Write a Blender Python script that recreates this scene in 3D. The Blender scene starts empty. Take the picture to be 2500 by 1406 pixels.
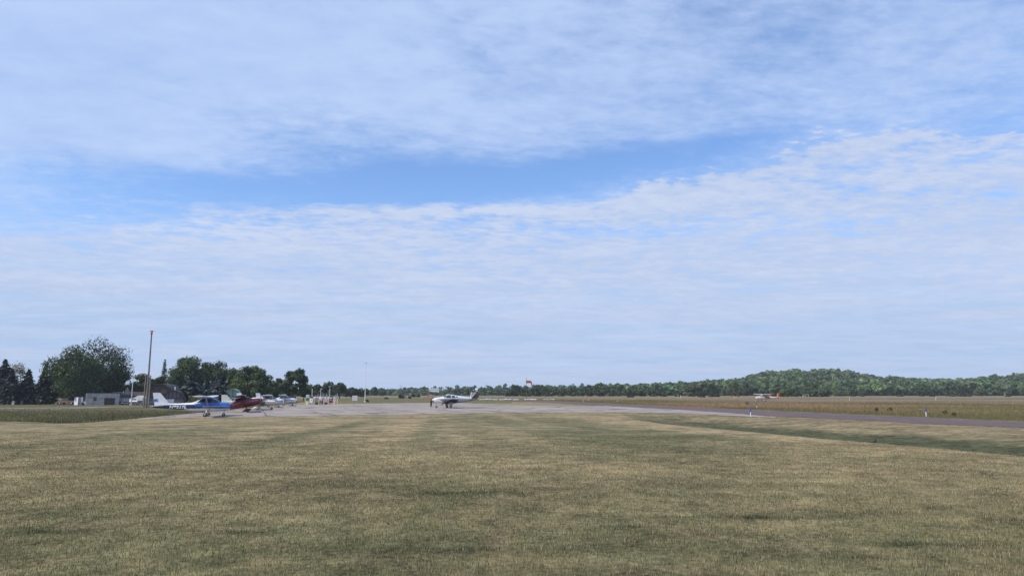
import bpy, bmesh, math, random
import numpy as np
from mathutils import Vector, Matrix

SC = bpy.context.scene
COL = SC.collection
R = math.radians
random.seed(7)
RNG = np.random.default_rng(11)

# ---------------------------------------------------------------- camera
F_PX, PITCH, EYE = 1750.0, R(8.354), 2.4      # focal length in photo pixels, upward pitch, eye height above the apron
cam_data = bpy.data.cameras.new("camera")
cam_data.sensor_width = 36.0
cam_data.lens = F_PX / 2500.0 * 36.0
cam_data.clip_start, cam_data.clip_end = 0.1, 20000
cam = bpy.data.objects.new("camera", cam_data)
COL.objects.link(cam)
cam.location = (0, 0, EYE)
cam.rotation_euler = (R(90) + PITCH, 0, 0)
SC.camera = cam
SC.render.resolution_x, SC.render.resolution_y = 1024, 575

SC.view_settings.view_transform = 'Standard'
SC.view_settings.look = 'None'
SC.view_settings.exposure = 0.0
SC.view_settings.gamma = 1.0
SC.cycles.use_denoising = True
SC.cycles.max_bounces = 6
SC.cycles.diffuse_bounces = 2
SC.cycles.glossy_bounces = 2
SC.cycles.transmission_bounces = 4
SC.cycles.transparent_max_bounces = 8
SC.cycles.caustics_reflective = False
SC.cycles.caustics_refractive = False

SUN_EL, SUN_AZ = R(46), R(-118)               # azimuth measured from +Y (view direction) towards +X: left, a little behind

# ---------------------------------------------------------------- node helper
class NT:
    """Small helper that builds shader nodes from expressions."""
    def __init__(s, tree):
        s.t = tree; s.n = tree.nodes; s.l = tree.links
    def new(s, kind, **kw):
        n = s.n.new(kind)
        for k, v in kw.items(): setattr(n, k, v)
        return n
    def put(s, sock, v):
        if v is None: return
        if hasattr(v, 'is_output'): s.l.new(v, sock)
        else:
            if isinstance(v, (tuple, list)) and len(v) == 3 and sock.type == 'RGBA': v = (*v, 1)
            sock.default_value = v
    def m(s, op, a, b=None, c=None, clamp=False):
        n = s.new('ShaderNodeMath', operation=op, use_clamp=clamp)
        for i, v in enumerate((a, b, c)): s.put(n.inputs[i], v)
        return n.outputs[0]
    def ss(s, v, lo, hi):
        n = s.new('ShaderNodeMapRange', interpolation_type='SMOOTHSTEP')
        s.put(n.inputs[0], v); s.put(n.inputs[1], lo); s.put(n.inputs[2], hi)
        n.inputs[3].default_value = 0; n.inputs[4].default_value = 1
        return n.outputs[0]
    def mix(s, f, a, b, blend='MIX'):
        n = s.new('ShaderNodeMix', data_type='RGBA', blend_type=blend)
        s.put(n.inputs[0], f); s.put(n.inputs[6], a); s.put(n.inputs[7], b)
        return n.outputs[2]
    def noise(s, vec, scale, detail=4, rough=0.55, dist=0.0, dim='3D'):
        n = s.new('ShaderNodeTexNoise', noise_dimensions=dim)
        if vec is not None: s.put(n.inputs['Vector'], vec)
        n.inputs['Scale'].default_value = scale
        n.inputs['Detail'].default_value = detail
        n.inputs['Roughness'].default_value = rough
        n.inputs['Distortion'].default_value = dist
        return n.outputs[0]
    def xyz(s, x, y, z=0.0):
        n = s.new('ShaderNodeCombineXYZ')
        for i, v in enumerate((x, y, z)): s.put(n.inputs[i], v)
        return n.outputs[0]
    def sep(s, v):
        n = s.new('ShaderNodeSeparateXYZ'); s.put(n.inputs[0], v); return n.outputs
    def scale(s, v, k):
        n = s.new('ShaderNodeVectorMath', operation='MULTIPLY'); s.put(n.inputs[0], v); n.inputs[1].default_value = k
        return n.outputs[0]
    def curve(s, v, pts):
        n = s.new('ShaderNodeFloatCurve')
        c = n.mapping.curves[0]
        pts = sorted(pts)
        while len(c.points) < len(pts): c.points.new(0.5, 0.5)
        for p, (x, y) in zip(c.points, pts): p.location = (x, y)
        n.mapping.use_clip = False
        n.mapping.update()
        s.put(n.inputs['Value'], v)
        return n.outputs[0]

# ---------------------------------------------------------------- rays of the photo (used to survey where things stand)
CP, SP = math.cos(PITCH), math.sin(PITCH)
def ray(u, v):
    xc, yc = (u - 1250) / F_PX, (703 - v) / F_PX
    return Vector((xc, CP - yc * SP, SP + yc * CP))
def at(u, v, Y):
    d = ray(u, v)
    return Vector((0, 0, EYE)) + d * (Y / d.y)
def azel(u, v):
    d = ray(u, v).normalized()
    return math.degrees(math.atan2(d.x, d.y)), math.degrees(math.asin(d.z))

# ---------------------------------------------------------------- sky: Nishita air with procedural cloud layers
world = bpy.data.worlds.new("World"); SC.world = world
world.use_nodes = True
def build_sky():
    w = NT(world.node_tree); w.n.clear()
    out = w.new('ShaderNodeOutputWorld'); bg = w.new('ShaderNodeBackground')
    w.l.new(bg.outputs[0], out.inputs[0]); bg.inputs[1].default_value = 0.1
    sky = w.new('ShaderNodeTexSky', sky_type='NISHITA', sun_disc=False)
    sky.sun_elevation = SUN_EL; sky.sun_rotation = SUN_AZ
    sky.air_density = 1.0; sky.dust_density = 0.6; sky.ozone_density = 1.6; sky.altitude = 250
    air = w.mix(1.0, sky.outputs[0], (1.36, 1.62, 2.0), 'MULTIPLY')
    tc = w.new('ShaderNodeTexCoord').outputs['Generated']
    x, y, z = w.sep(tc)
    el = w.m('MULTIPLY', w.m('ARCSINE', z), 57.2958)
    az = w.m('MULTIPLY', w.m('ARCTAN2', x, y), 57.2958)
    zz = w.m('ADD', w.m('MAXIMUM', z, 0.0), 0.075)
    px, py = w.m('DIVIDE', x, zz), w.m('DIVIDE', y, zz)       # flat cloud layer overhead
    P = w.xyz(px, py, 0)
    def blob(u, v, ru, rv, rot=0.0, hard=1.0):
        """soft ellipse on the sky dome given as a centre and radii in degrees"""
        a0, e0 = azel(u, v)
        da, de = w.m('SUBTRACT', az, a0), w.m('SUBTRACT', el, e0)
        c, s_ = math.cos(R(rot)), math.sin(R(rot))
        p = w.m('DIVIDE', w.m('ADD', w.m('MULTIPLY', da, c), w.m('MULTIPLY', de, s_)), ru)
        q = w.m('DIVIDE', w.m('SUBTRACT', w.m('MULTIPLY', de, c), w.m('MULTIPLY', da, s_)), rv)
        r2 = w.m('ADD', w.m('MULTIPLY', p, p), w.m('MULTIPLY', q, q))
        return w.m('POWER', 2.718, w.m('MULTIPLY', r2, -hard))
    def add(*vals):
        r = vals[0]
        for v in vals[1:]: r = w.m('ADD', r, v)
        return r
    def k(v, f): return w.m('MULTIPLY', v, f)
    big = w.noise(w.scale(P, (0.55, 1.0, 1)), 0.9, 5, 0.55, 0.6)
    mid = w.noise(w.scale(P, (0.7, 1.0, 1)), 3.2, 6, 0.6, 0.35)
    fine = w.noise(w.scale(P, (0.8, 1.0, 1)), 10.0, 5, 0.62, 0.2)
    wisp = w.noise(w.xyz(w.m('ADD', w.m('MULTIPLY', px, 0.55), w.m('MULTIPLY', py, 0.18)), w.m('SUBTRACT', w.m('MULTIPLY', py, 1.3), w.m('MULTIPLY', px, 0.25)), 3.1), 2.4, 7, 0.62, 0.8)
    ripple = w.noise(w.xyz(w.m('ADD', w.m('MULTIPLY', px, 0.62), w.m('MULTIPLY', py, 0.12)), w.m('SUBTRACT', py, w.m('MULTIPLY', px, 0.2)), 5.3), 26.0, 4, 0.6, 0.35)
    c0 = lambda v: w.m('SUBTRACT', v, 0.5)
    fine = w.m('ADD', 0.5, w.m('MULTIPLY', c0(fine), w.ss(el, 2.0, 9.0)))
    ripple = w.m('ADD', 0.5, w.m('MULTIPLY', c0(ripple), w.ss(el, 5.0, 12.0)))
    # --- upper thin sheet
    cover = add(0.65, k(blob(250, 60, 19, 9, -8), 0.62), k(blob(1150, 100, 15, 7, 0), 0.22), k(blob(60, 330, 13, 4, 0), 0.22),
                k(blob(1500, 230, 12, 4, 0), 0.10), k(blob(2050, 250, 13, 4, 4), 0.16), k(blob(2450, 60, 9, 6, 0), -0.02),
                k(blob(1130, 448, 14, 1.8, 1), -0.76), k(blob(1520, 390, 9, 1.5, 4), -0.52), k(blob(520, 460, 13, 2.0, 2), -0.72), k(blob(760, 330, 13, 2.4, -8), -0.42),
                k(blob(170, 500, 6, 1.8, 0), -0.28), k(blob(1850, 340, 9, 1.2, 3), -0.30), k(blob(2420, 290, 6, 2.0, 0), -0.16), k(blob(1900, 60, 8, 5, 10), -0.12),
                k(c0(big), 0.50), k(c0(wisp), 0.62), k(c0(mid), 0.60), k(c0(fine), 0.70), k(c0(ripple), 0.45))
    thin = w.ss(cover, 0.0, 1.05)
    # --- lower deck with a crisp upper edge
    pts = []
    for u, v in ((-300, 590), (0, 545), (150, 520), (300, 508), (600, 505), (900, 502), (1250, 498), (1440, 488), (1540, 462), (1640, 428), (1740, 400), (1850, 385), (2000, 345), (2200, 322), (2500, 318), (2900, 300)):
        a, e = azel(u, v); pts.append(((a + 60) / 120, e / 40))
    edge = k(w.curve(w.m('DIVIDE', w.m('ADD', az, 60), 120), pts), 40.0)
    rough_side = add(0.35, k(w.ss(az, 4.0, 14.0), 1.25), k(w.ss(az, -18.0, -30.0), 0.9))
    below = add(w.m('SUBTRACT', edge, el), w.m('MULTIPLY', add(k(c0(mid), 3.6), k(c0(fine), 3.0), k(c0(ripple), 1.6), k(c0(big), 1.0)), rough_side))
    soft = add(0.55, k(w.ss(az, -14.0, -30.0), 2.2))
    deck = w.m('MULTIPLY', w.ss(w.m('DIVIDE', below, soft), -0.35, 1.0), 1.0)
    holes = add(k(c0(mid), 1.5), k(c0(fine), 1.6), k(c0(ripple), 1.1), k(c0(wisp), 0.8), k(blob(1000, 545, 12, 0.7, 0.6), -0.40), k(blob(1480, 566, 9, 0.55, 0), -0.45), k(blob(2350, 380, 10, 1.2, -3), -0.36),
                k(blob(1900, 560, 8, 1.0, 0), -0.22), k(blob(2000, 440, 9, 2.0, 0), -0.10), k(blob(150, 520, 9, 1.6, 0), -0.5), k(blob(500, 545, 8, 0.9, 0), -0.25))
    holes = w.ss(holes, -0.75, 0.0)
    fade = w.m('SUBTRACT', 1.0, k(w.ss(el, 9.5, 3.0), 0.55))          # the deck thins towards the horizon
    lowband = w.noise(w.xyz(k(az, 0.055), k(el, 0.8), 1.7), 1.6, 6, 0.6, 0.4)
    band = w.noise(w.xyz(k(az, 0.035), k(el, 0.55), 7.7), 1.5, 4, 0.55, 0.3)
    fade = add(fade, k(w.m('MULTIPLY', c0(lowband), w.ss(el, 11.0, 5.0)), 2.6), k(w.m('MULTIPLY', c0(band), w.ss(el, 13.0, 7.0)), 1.1), k(blob(150, 702, 8, 0.35, 1), 0.55), k(blob(420, 640, 11, 1.4, 0), -0.22), k(blob(60, 770, 9, 1.5, 0), -0.25))
    deck = w.m('MULTIPLY', w.m('MULTIPLY', deck, holes), w.m('MINIMUM', w.m('MAXIMUM', fade, 0.0), 1.0))
    # --- shades of the cloud
    tone = add(0.5, k(c0(mid), 0.9), k(c0(fine), 0.9), k(c0(ripple), 0.6), k(c0(big), 0.5), k(blob(450, 545, 16, 0.9, -1), 0.35), k(blob(1250, 512, 12, 0.5, 1), 0.30))
    deckcol = w.mix(w.ss(tone, 0.1, 0.95), (4.7, 5.85, 8.25), (6.25, 7.05, 8.95))
    thincol = w.mix(w.ss(add(0.5, k(c0(wisp), 0.9), k(c0(big), 0.7), k(c0(fine), 0.7)), 0.1, 0.9), (4.45, 5.95, 9.2), (5.6, 7.05, 9.9))
    low = w.mix(w.ss(el, 13.0, 4.0), air, (3.85, 5.45, 7.6))
    col = w.mix(k(thin, 0.88), low, thincol)
    col = w.mix(k(deck, 0.9), col, deckcol)
    below_h = w.ss(z, -0.01, -0.08)
    col = w.mix(below_h, col, (1.2, 1.2, 0.9))
    w.l.new(col, bg.inputs[0])
build_sky()

sun_data = bpy.data.lights.new("sun", 'SUN')
sun_data.energy = 4.0; sun_data.angle = R(2.0); sun_data.color = (1.0, 0.91, 0.77)
sun = bpy.data.objects.new("sun", sun_data); COL.objects.link(sun)
sd = Vector((math.sin(SUN_AZ) * math.cos(SUN_EL), math.cos(SUN_AZ) * math.cos(SUN_EL), math.sin(SUN_EL)))
sun.rotation_euler = sd.to_track_quat('Z', 'Y').to_euler()

# ================================================================ geometry helpers
def grp(o, label=None, cat=None, group=None, kind=None):
    if label: o['label'] = label
    if cat: o['category'] = cat
    if group: o['group'] = group
    if kind: o['kind'] = kind
    return o
def empty(name, loc=(0, 0, 0), rz=0.0, **kw):
    o = bpy.data.objects.new(name, None); COL.objects.link(o)
    o.location = loc; o.rotation_euler = (0, 0, rz); o.empty_display_size = 0.3
    return grp(o, **kw)
def link_mesh(name, me, parent=None, loc=(0, 0, 0), rz=0.0, **kw):
    o = bpy.data.objects.new(name, me); COL.objects.link(o)
    o.location = loc; o.rotation_euler = (0, 0, rz)
    if parent is not None: o.parent = parent
    return grp(o, **kw)
def copy_tree(o, parent=None):
    c = o.copy(); COL.objects.link(c)
    if parent is not None: c.parent = parent
    for ch in [k for k in bpy.data.objects if k.parent == o]: copy_tree(ch, c)
    return c
def lerp(a, b, t): return a + (b - a) * t

class MB:
    """Collects shapes into ONE mesh."""
    def __init__(s): s.v, s.f, s.mi, s.sm = [], [], [], []
    def add(s, vs, fs, mi=0, smooth=False):
        b = len(s.v); s.v += [tuple(p) for p in vs]
        for f in fs: s.f.append(tuple(b + i for i in f)); s.mi.append(mi); s.sm.append(smooth)
        return s
    def box(s, c, size, mi=0, rot=None, taper=1.0):
        hx, hy, hz = (d / 2 for d in size)
        vs = [Vector((sx * hx * (taper if sz > 0 else 1), sy * hy * (taper if sz > 0 else 1), sz * hz)) for sz in (-1, 1) for sy in (-1, 1) for sx in (-1, 1)]
        if rot is not None: vs = [rot @ v for v in vs]
        c = Vector(c)
        return s.add([v + c for v in vs], [(0, 2, 3, 1), (4, 5, 7, 6), (0, 1, 5, 4), (2, 6, 7, 3), (0, 4, 6, 2), (1, 3, 7, 5)], mi)
    def tube(s, p0, p1, r0, r1=None, n=8, mi=0, caps=True, smooth=True):
        r1 = r0 if r1 is None else r1
        p0, p1 = Vector(p0), Vector(p1)
        d = (p1 - p0).normalized(); a = d.orthogonal().normalized(); b = d.cross(a)
        vs = []
        for p, r in ((p0, r0), (p1, r1)):
            for i in range(n):
                t = 2 * math.pi * i / n; vs.append(p + (a * math.cos(t) + b * math.sin(t)) * r)
        s.add(vs, [(i, (i + 1) % n, n + (i + 1) % n, n + i) for i in range(n)], mi, smooth)
        if caps: s.add(vs, [tuple(range(n - 1, -1, -1)), tuple(range(n, 2 * n))], mi)
        return s
    def path(s, pts, rs, n=8, mi=0):
        for i in range(len(pts) - 1): s.tube(pts[i], pts[i + 1], rs[i], rs[i + 1], n, mi)
        return s
    def lathe(s, prof, axis='z', c=(0, 0, 0), n=16, mi=0, smooth=True):
        c = Vector(c); vs = []
        for (r, h) in prof:
            for i in range(n):
                t = 2 * math.pi * i / n; x, y = r * math.cos(t), r * math.sin(t)
                p = {'z': (x, y, h), 'x': (h, x, y), 'y': (x, h, y)}[axis]
                vs.append(c + Vector(p))
        fs = []
        for k in range(len(prof) - 1):
            for i in range(n):
                j = (i + 1) % n; fs.append((k * n + i, k * n + j, (k + 1) * n + j, (k + 1) * n + i))
        s.add(vs, fs, mi, smooth)
        s.add(vs[:n], [tuple(range(n - 1, -1, -1))], mi); s.add(vs[-n:], [tuple(range(n))], mi)
        return s
    def loft(s, rings, mi=0, smooth=True, caps=True, mf=None):
        n = len(rings[0]); vs = [p for r in rings for p in r]; b = len(s.v)
        s.v += [tuple(p) for p in vs]
        for k in range(len(rings) - 1):
            for i in range(n):
                j = (i + 1) % n; f = (k * n + i, k * n + j, (k + 1) * n + j, (k + 1) * n + i)
                m_ = mi
                if mf is not None:
                    ce = sum((Vector(vs[q]) for q in f), Vector()) / 4; m_ = mf(ce)
                s.f.append(tuple(b + q for q in f)); s.mi.append(m_); s.sm.append(smooth)
        if caps:
            s.f.append(tuple(b + i for i in range(n - 1, -1, -1))); s.mi.append(mi if mf is None else mf(Vector(vs[0]))); s.sm.append(False)
            s.f.append(tuple(b + (len(rings) - 1) * n + i for i in range(n))); s.mi.append(mi if mf is None else mf(Vector(vs[-1]))); s.sm.append(False)
        return s
    def prism(s, poly, axis, a, b, mi=0):
        """flat outline (2D) extruded along an axis; poly is (h, z) for axis y (h=x) or axis x (h=y)"""
        n = len(poly); vs = []
        for d in (a, b):
            for (p, q) in poly: vs.append({'y': (p, d, q), 'x': (d, p, q), 'z': (p, q, d)}[axis])
        return s.add(vs, [tuple(range(n)), tuple(range(2 * n - 1, n - 1, -1))] + [(i, n + i, n + (i + 1) % n, (i + 1) % n) for i in range(n)], mi)
    def build(s, name, mats, parent=None, loc=(0, 0, 0), rz=0.0, fix=True, **kw):
        me = bpy.data.meshes.new(name); me.from_pydata(s.v, [], s.f); me.validate()
        for m_ in (mats if isinstance(mats, (list, tuple)) else [mats]): me.materials.append(m_)
        if len(me.polygons) == len(s.f):
            me.polygons.foreach_set('material_index', s.mi); me.polygons.foreach_set('use_smooth', s.sm)
        if fix:
            bm = bmesh.new(); bm.from_mesh(me); bmesh.ops.recalc_face_normals(bm, faces=bm.faces); bm.to_mesh(me); bm.free()
        me.update()
        return link_mesh(name, me, parent, loc, rz, **kw)

def np_mesh(name, V, F, mat, col=None, smooth=False, nrm=None, fattr=None):
    """mesh from numpy arrays; col is a per-vertex colour stored as attribute 'tint'"""
    me = bpy.data.meshes.new(name)
    V = np.asarray(V, np.float32); F = np.asarray(F, np.int32); k = F.shape[1]
    me.vertices.add(len(V)); me.vertices.foreach_set('co', V.ravel())
    me.loops.add(F.size); me.loops.foreach_set('vertex_index', F.ravel())
    me.polygons.add(len(F)); me.polygons.foreach_set('loop_start', np.arange(0, F.size, k, dtype=np.int32))
    if smooth: me.polygons.foreach_set('use_smooth', np.ones(len(F), bool))
    if col is not None:
        a = me.attributes.new('tint', 'FLOAT_COLOR', 'POINT')
        c4 = np.ones((len(V), 4), np.float32); c4[:, :col.shape[1]] = col
        a.data.foreach_set('color', c4.ravel())
    me.materials.append(mat); me.update(calc_edges=True)
    return me

# ---------------------------------------------------------------- materials
MATS = {}
def mat(name, col, rough=0.6, metal=0.0, vary=0.12, scale=3.0, spec=0.5, bump=0.0, coat=0.0, col2=None, stretch=(1, 1, 1)):
    if name in MATS: return MATS[name]
    m = bpy.data.materials.new(name); m.use_nodes = True; MATS[name] = m
    t = NT(m.node_tree); b = t.n['Principled BSDF']
    oc = t.new('ShaderNodeTexCoord').outputs['Object']
    nz = t.noise(t.scale(oc, stretch), scale, 5, 0.6)
    if col2 is None: c_lo, c_hi = tuple(c * (1 - vary) for c in col), tuple(min(1, c * (1 + vary)) for c in col)
    else: c_lo, c_hi = col, col2
    t.put(b.inputs['Base Color'], t.mix(t.ss(nz, 0.3, 0.7), c_lo, c_hi))
    b.inputs['Roughness'].default_value = rough; b.inputs['Metallic'].default_value = metal
    b.inputs['Specular IOR Level'].default_value = spec
    b.inputs['Coat Weight'].default_value = coat
    if bump:
        bp = t.new('ShaderNodeBump'); bp.inputs['Strength'].default_value = bump; bp.inputs['Distance'].default_value = 0.03
        t.l.new(nz, bp.inputs['Height']); t.l.new(bp.outputs[0], b.inputs['Normal'])
    return m
def glass(name='window_glass', col=(0.03, 0.05, 0.055), rough=0.08):
    if name in MATS: return MATS[name]
    m = bpy.data.materials.new(name); m.use_nodes = True; MATS[name] = m
    t = NT(m.node_tree); b = t.n['Principled BSDF']
    oc = t.new('ShaderNodeTexCoord').outputs['Object']
    b.inputs['Roughness'].default_value = rough
    t.put(b.inputs['Base Color'], t.mix(t.noise(oc, 2.0, 2), tuple(c * 0.6 for c in col), tuple(c * 1.5 for c in col)))
    b.inputs['Specular IOR Level'].default_value = 0.9
    return m
def clear_glass(name='canopy_glass', tint=(0.55, 0.66, 0.66), f=0.55):
    if name in MATS: return MATS[name]
    m = bpy.data.materials.new(name); m.use_nodes = True; MATS[name] = m
    t = NT(m.node_tree); t.n.clear()
    o = t.new('ShaderNodeOutputMaterial'); tr = t.new('ShaderNodeBsdfTransparent'); gl = t.new('ShaderNodeBsdfPrincipled'); mx = t.new('ShaderNodeMixShader')
    tr.inputs[0].default_value = (*tint, 1)
    oc = t.new('ShaderNodeTexCoord').outputs['Object']
    t.put(gl.inputs['Base Color'], t.mix(t.noise(oc, 3.0, 2), (0.02, 0.03, 0.03), (0.05, 0.07, 0.07)))
    gl.inputs['Roughness'].default_value = 0.05
    mx.inputs[0].default_value = f
    t.l.new(tr.outputs[0], mx.inputs[1]); t.l.new(gl.outputs[0], mx.inputs[2]); t.l.new(mx.outputs[0], o.inputs[0])
    return m
def tint_mat(name, rough=0.65, trans=0.0, spec=0.3, noise=0.0, nscale=1.0):
    """foliage and grass: colour comes from the plants themselves (attribute 'tint')"""
    if name in MATS: return MATS[name]
    m = bpy.data.materials.new(name); m.use_nodes = True; MATS[name] = m
    t = NT(m.node_tree); b = t.n['Principled BSDF']
    a = t.new('ShaderNodeAttribute', attribute_name='tint').outputs['Color']
    if noise:
        oc = t.new('ShaderNodeTexCoord').outputs['Object']
        nz = t.ss(t.noise(oc, nscale, 3), 0.3, 0.7)
        a = t.mix(nz, t.mix(1.0, a, (1 - noise,) * 3, 'MULTIPLY'), t.mix(1.0, a, (1 + noise,) * 3, 'MULTIPLY'))
    t.put(b.inputs['Base Color'], a)
    b.inputs['Roughness'].default_value = rough; b.inputs['Specular IOR Level'].default_value = spec
    if trans:
        o = t.n['Material Output']; tl = t.new('ShaderNodeBsdfTranslucent'); mx = t.new('ShaderNodeMixShader')
        t.put(tl.inputs[0], t.mix(1.0, a, (1.25, 1.35, 0.7), 'MULTIPLY')); mx.inputs[0].default_value = trans
        t.l.new(b.outputs[0], mx.inputs[1]); t.l.new(tl.outputs[0], mx.inputs[2]); t.l.new(mx.outputs[0], o.inputs[0])
    return m

# ---------------------------------------------------------------- value noise in numpy
_H = np.random.default_rng(5).random((256, 256)).astype(np.float32)
def vnoise(x, y, f, seed=0):
    x = np.asarray(x, np.float64) * f + seed * 17.31; y = np.asarray(y, np.float64) * f + seed * 7.77
    xi, yi = np.floor(x).astype(int), np.floor(y).astype(int); fx, fy = x - xi, y - yi
    fx = fx * fx * (3 - 2 * fx); fy = fy * fy * (3 - 2 * fy)
    g = lambda a, b: _H[a & 255, b & 255]
    return (g(xi, yi) * (1 - fx) + g(xi + 1, yi) * fx) * (1 - fy) + (g(xi, yi + 1) * (1 - fx) + g(xi + 1, yi + 1) * fx) * fy
def fbm(x, y, f, n=4, seed=0, gain=0.55):
    s = 0; a = 1; t = 0
    for i in range(n):
        s = s + a * vnoise(x, y, f * 2.03 ** i, seed + i); t += a; a *= gain
    return s / t
def sstep(v, lo, hi):
    t = np.clip((np.asarray(v, float) - lo) / (hi - lo), 0, 1); return t * t * (3 - 2 * t)

# ================================================================ terrain
CREST_Y = [0, 19, 29, 56, 75, 100]; CREST_X = [13.8, 13.7, 12.4, 11.0, 11.5, 12.5]
HILL_U = [-2500, -400, 600, 900, 1100, 1250, 1400, 1540, 1620, 1700, 1800, 1870, 1960, 2050, 2130, 2230, 2300, 2400, 2500, 2700, 3300]
HILL_T = [6, 6, 7, 9, 12, 13, 14, 15, 20, 27, 39, 50, 58, 55, 41, 33, 33, 39, 46, 54, 50]      # canopy height above the horizon, photo pixels
TREE_H = 11.0
def terrain(x, y):
    x = np.asarray(x, float); y = np.asarray(y, float)
    lawn = 0.78 * (1 - sstep(y, 12, 74))
    lawn = lawn + 0.05 * (fbm(x, y, 0.12, 3, 3) - 0.5) * sstep(y, 70, 40)
    # swale on the right, running away from the viewer
    s = x - np.interp(y, CREST_Y, CREST_X)
    fade = 1 - sstep(y, 66, 88)
    ditch = np.where(s < 4.5, -sstep(s, -0.4, 4.5), -1 + sstep(s, 4.5, 21))
    right = np.where(s > 0, sstep(s, 4.5, 21), 0.0)
    h = lawn * (1 - right * fade) * (1 - sstep(s, 0, 15) * (1 - fade)) + ditch * fade * (0.62 + lawn)
    # lower ground on the left beyond the lawn edge
    xl = -36 - (y - 69) * 0.155
    edge = 59.5 + 3.2 * sstep(x, -38, -48) + 3.0 * sstep(x, -35.0, -31.0)
    wl = sstep(xl - x, -1.0, 7) * sstep(y - edge, 0.0, 9)
    gully = np.exp(-((x + 36.5) / 2.2) ** 2) * np.exp(-((y - 60) / 3.5) ** 2)
    h = h - wl * (0.75 + h * 0.9) - 0.22 * gully
    # far country: slight rise, then the wooded ridge
    h = h + np.clip(y - 150, 0, 500) * 0.0009
    r = np.hypot(x, y); u = np.where(y > 1, x / np.maximum(y, 1) * F_PX + 1250, np.where(x > 0, 3300, -2500))
    top = np.interp(u, HILL_U, HILL_T)
    ridge = EYE + top / F_PX * 930 - TREE_H
    base = 0.35
    rise = sstep(y, 610, 930)
    h = h + np.clip(ridge - base, 0, None) * rise
    h = h + 6 * (fbm(x, y, 0.006, 3, 9) - 0.5) * sstep(y, 640, 800) * sstep(top, 17, 24)
    return h
def hz(x, y): return float(terrain(x, y))
def ground(u, v, lift=0.0):
    """where the sight line through a photo pixel meets the ground"""
    d = ray(u, v); d /= d.y
    lo = None; Y = 4.0
    while Y < 900:
        p = Vector((0, 0, EYE)) + d * Y
        if p.z - hz(p.x, p.y) < 0: break
        lo = Y; Y *= 1.01
    if lo is None: lo = 4.0
    a, b = lo, Y
    for _ in range(24):
        c = (a + b) / 2; p = Vector((0, 0, EYE)) + d * c
        if p.z - hz(p.x, p.y) < 0: b = c
        else: a = c
    p = Vector((0, 0, EYE)) + d * a
    return Vector((p.x, p.y, hz(p.x, p.y) + lift))
def spot(u, Y, lift=0.0):
    """ground point in photo column u at distance Y"""
    x = (u - 1250) / F_PX * Y * 1.02
    for _ in range(3):
        z = hz(x, Y); d = Vector((0, Y, z - EYE)); depth = d.y * CP + d.z * SP; x = (u - 1250) / F_PX * depth
    return Vector((x, Y, hz(x, Y) + lift))
def scale_at(p):
    """photo pixels per metre at a point"""
    return F_PX / (p.y * CP + (p.z - EYE) * SP)

# region masks of the ground cover
def poly_mask(x, y, poly):
    x = np.asarray(x, float); y = np.asarray(y, float); ins = np.zeros(x.shape, bool); n = len(poly)
    for i in range(n):
        (x0, y0), (x1, y1) = poly[i], poly[(i + 1) % n]
        c = ((y0 > y) != (y1 > y)) & (x < (x1 - x0) * (y - y0) / (y1 - y0 + 1e-12) + x0); ins ^= c
    return ins
APRON = [(-36.2, 69.0), (-28, 73.5), (-20, 79), (-9, 86), (2.7, 92), (13, 92.5), (20, 88), (25.2, 80), (27.2, 74.5),
         (27.6, 77.5), (26.6, 92), (24.2, 110), (18, 142), (15.0, 141), (13, 136), (4, 141), (-2, 153), (-6.5, 166), (-14, 186), (-24, 182), (-34, 170), (-46, 155), (-48, 143), (-45.5, 122), (-42.5, 98)]
TAXI_C = [(60, 22), (47.5, 43), (38.7, 60), (33.2, 85), (30.5, 105), (24.5, 133), (19.5, 160), (12, 200), (5, 236), (-3, 268)]
TAXI_W = 11.2
def dist_path(x, y, path):
    x = np.asarray(x, float); y = np.asarray(y, float); best = np.full(x.shape, 1e9)
    for (x0, y0), (x1, y1) in zip(path[:-1], path[1:]):
        dx, dy = x1 - x0, y1 - y0; t = np.clip(((x - x0) * dx + (y - y0) * dy) / (dx * dx + dy * dy), 0, 1)
        best = np.minimum(best, np.hypot(x - x0 - t * dx, y - y0 - t * dy))
    return best
PATCH = [(1150, 1212, 0.9, 0.28, 1.0), (60, 1308, 0.55, 0.16, 1.0), (600, 1308, 0.45, 0.10, .8), (1535, 1296, 0.22, 0.09, 1.0), (1800, 1272, 1.0, 0.12, .9), (2250, 1340, 0.45, 0.16, .9),
         (1480, 1345, 0.9, 0.25, .6), (1050, 1350, 0.6, 0.2, .5), (2100, 1262, 0.9, 0.2, .5), (1700, 1190, 1.2, 0.4, .4), (850, 1330, .5, .2, .4), (2030, 1370, .5, .15, .8), (1640, 1060, 1.6, 0.9, .55), (350, 1140, 1.5, .5, .35)]
PATCH = [(*(lambda p: (p.x, p.y))(Vector((0, 0, EYE)) + ray(u, v) * ((EYE - 0.74) / -ray(u, v).z)), ru, rv, k) for u, v, ru, rv, k in PATCH]
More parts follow.
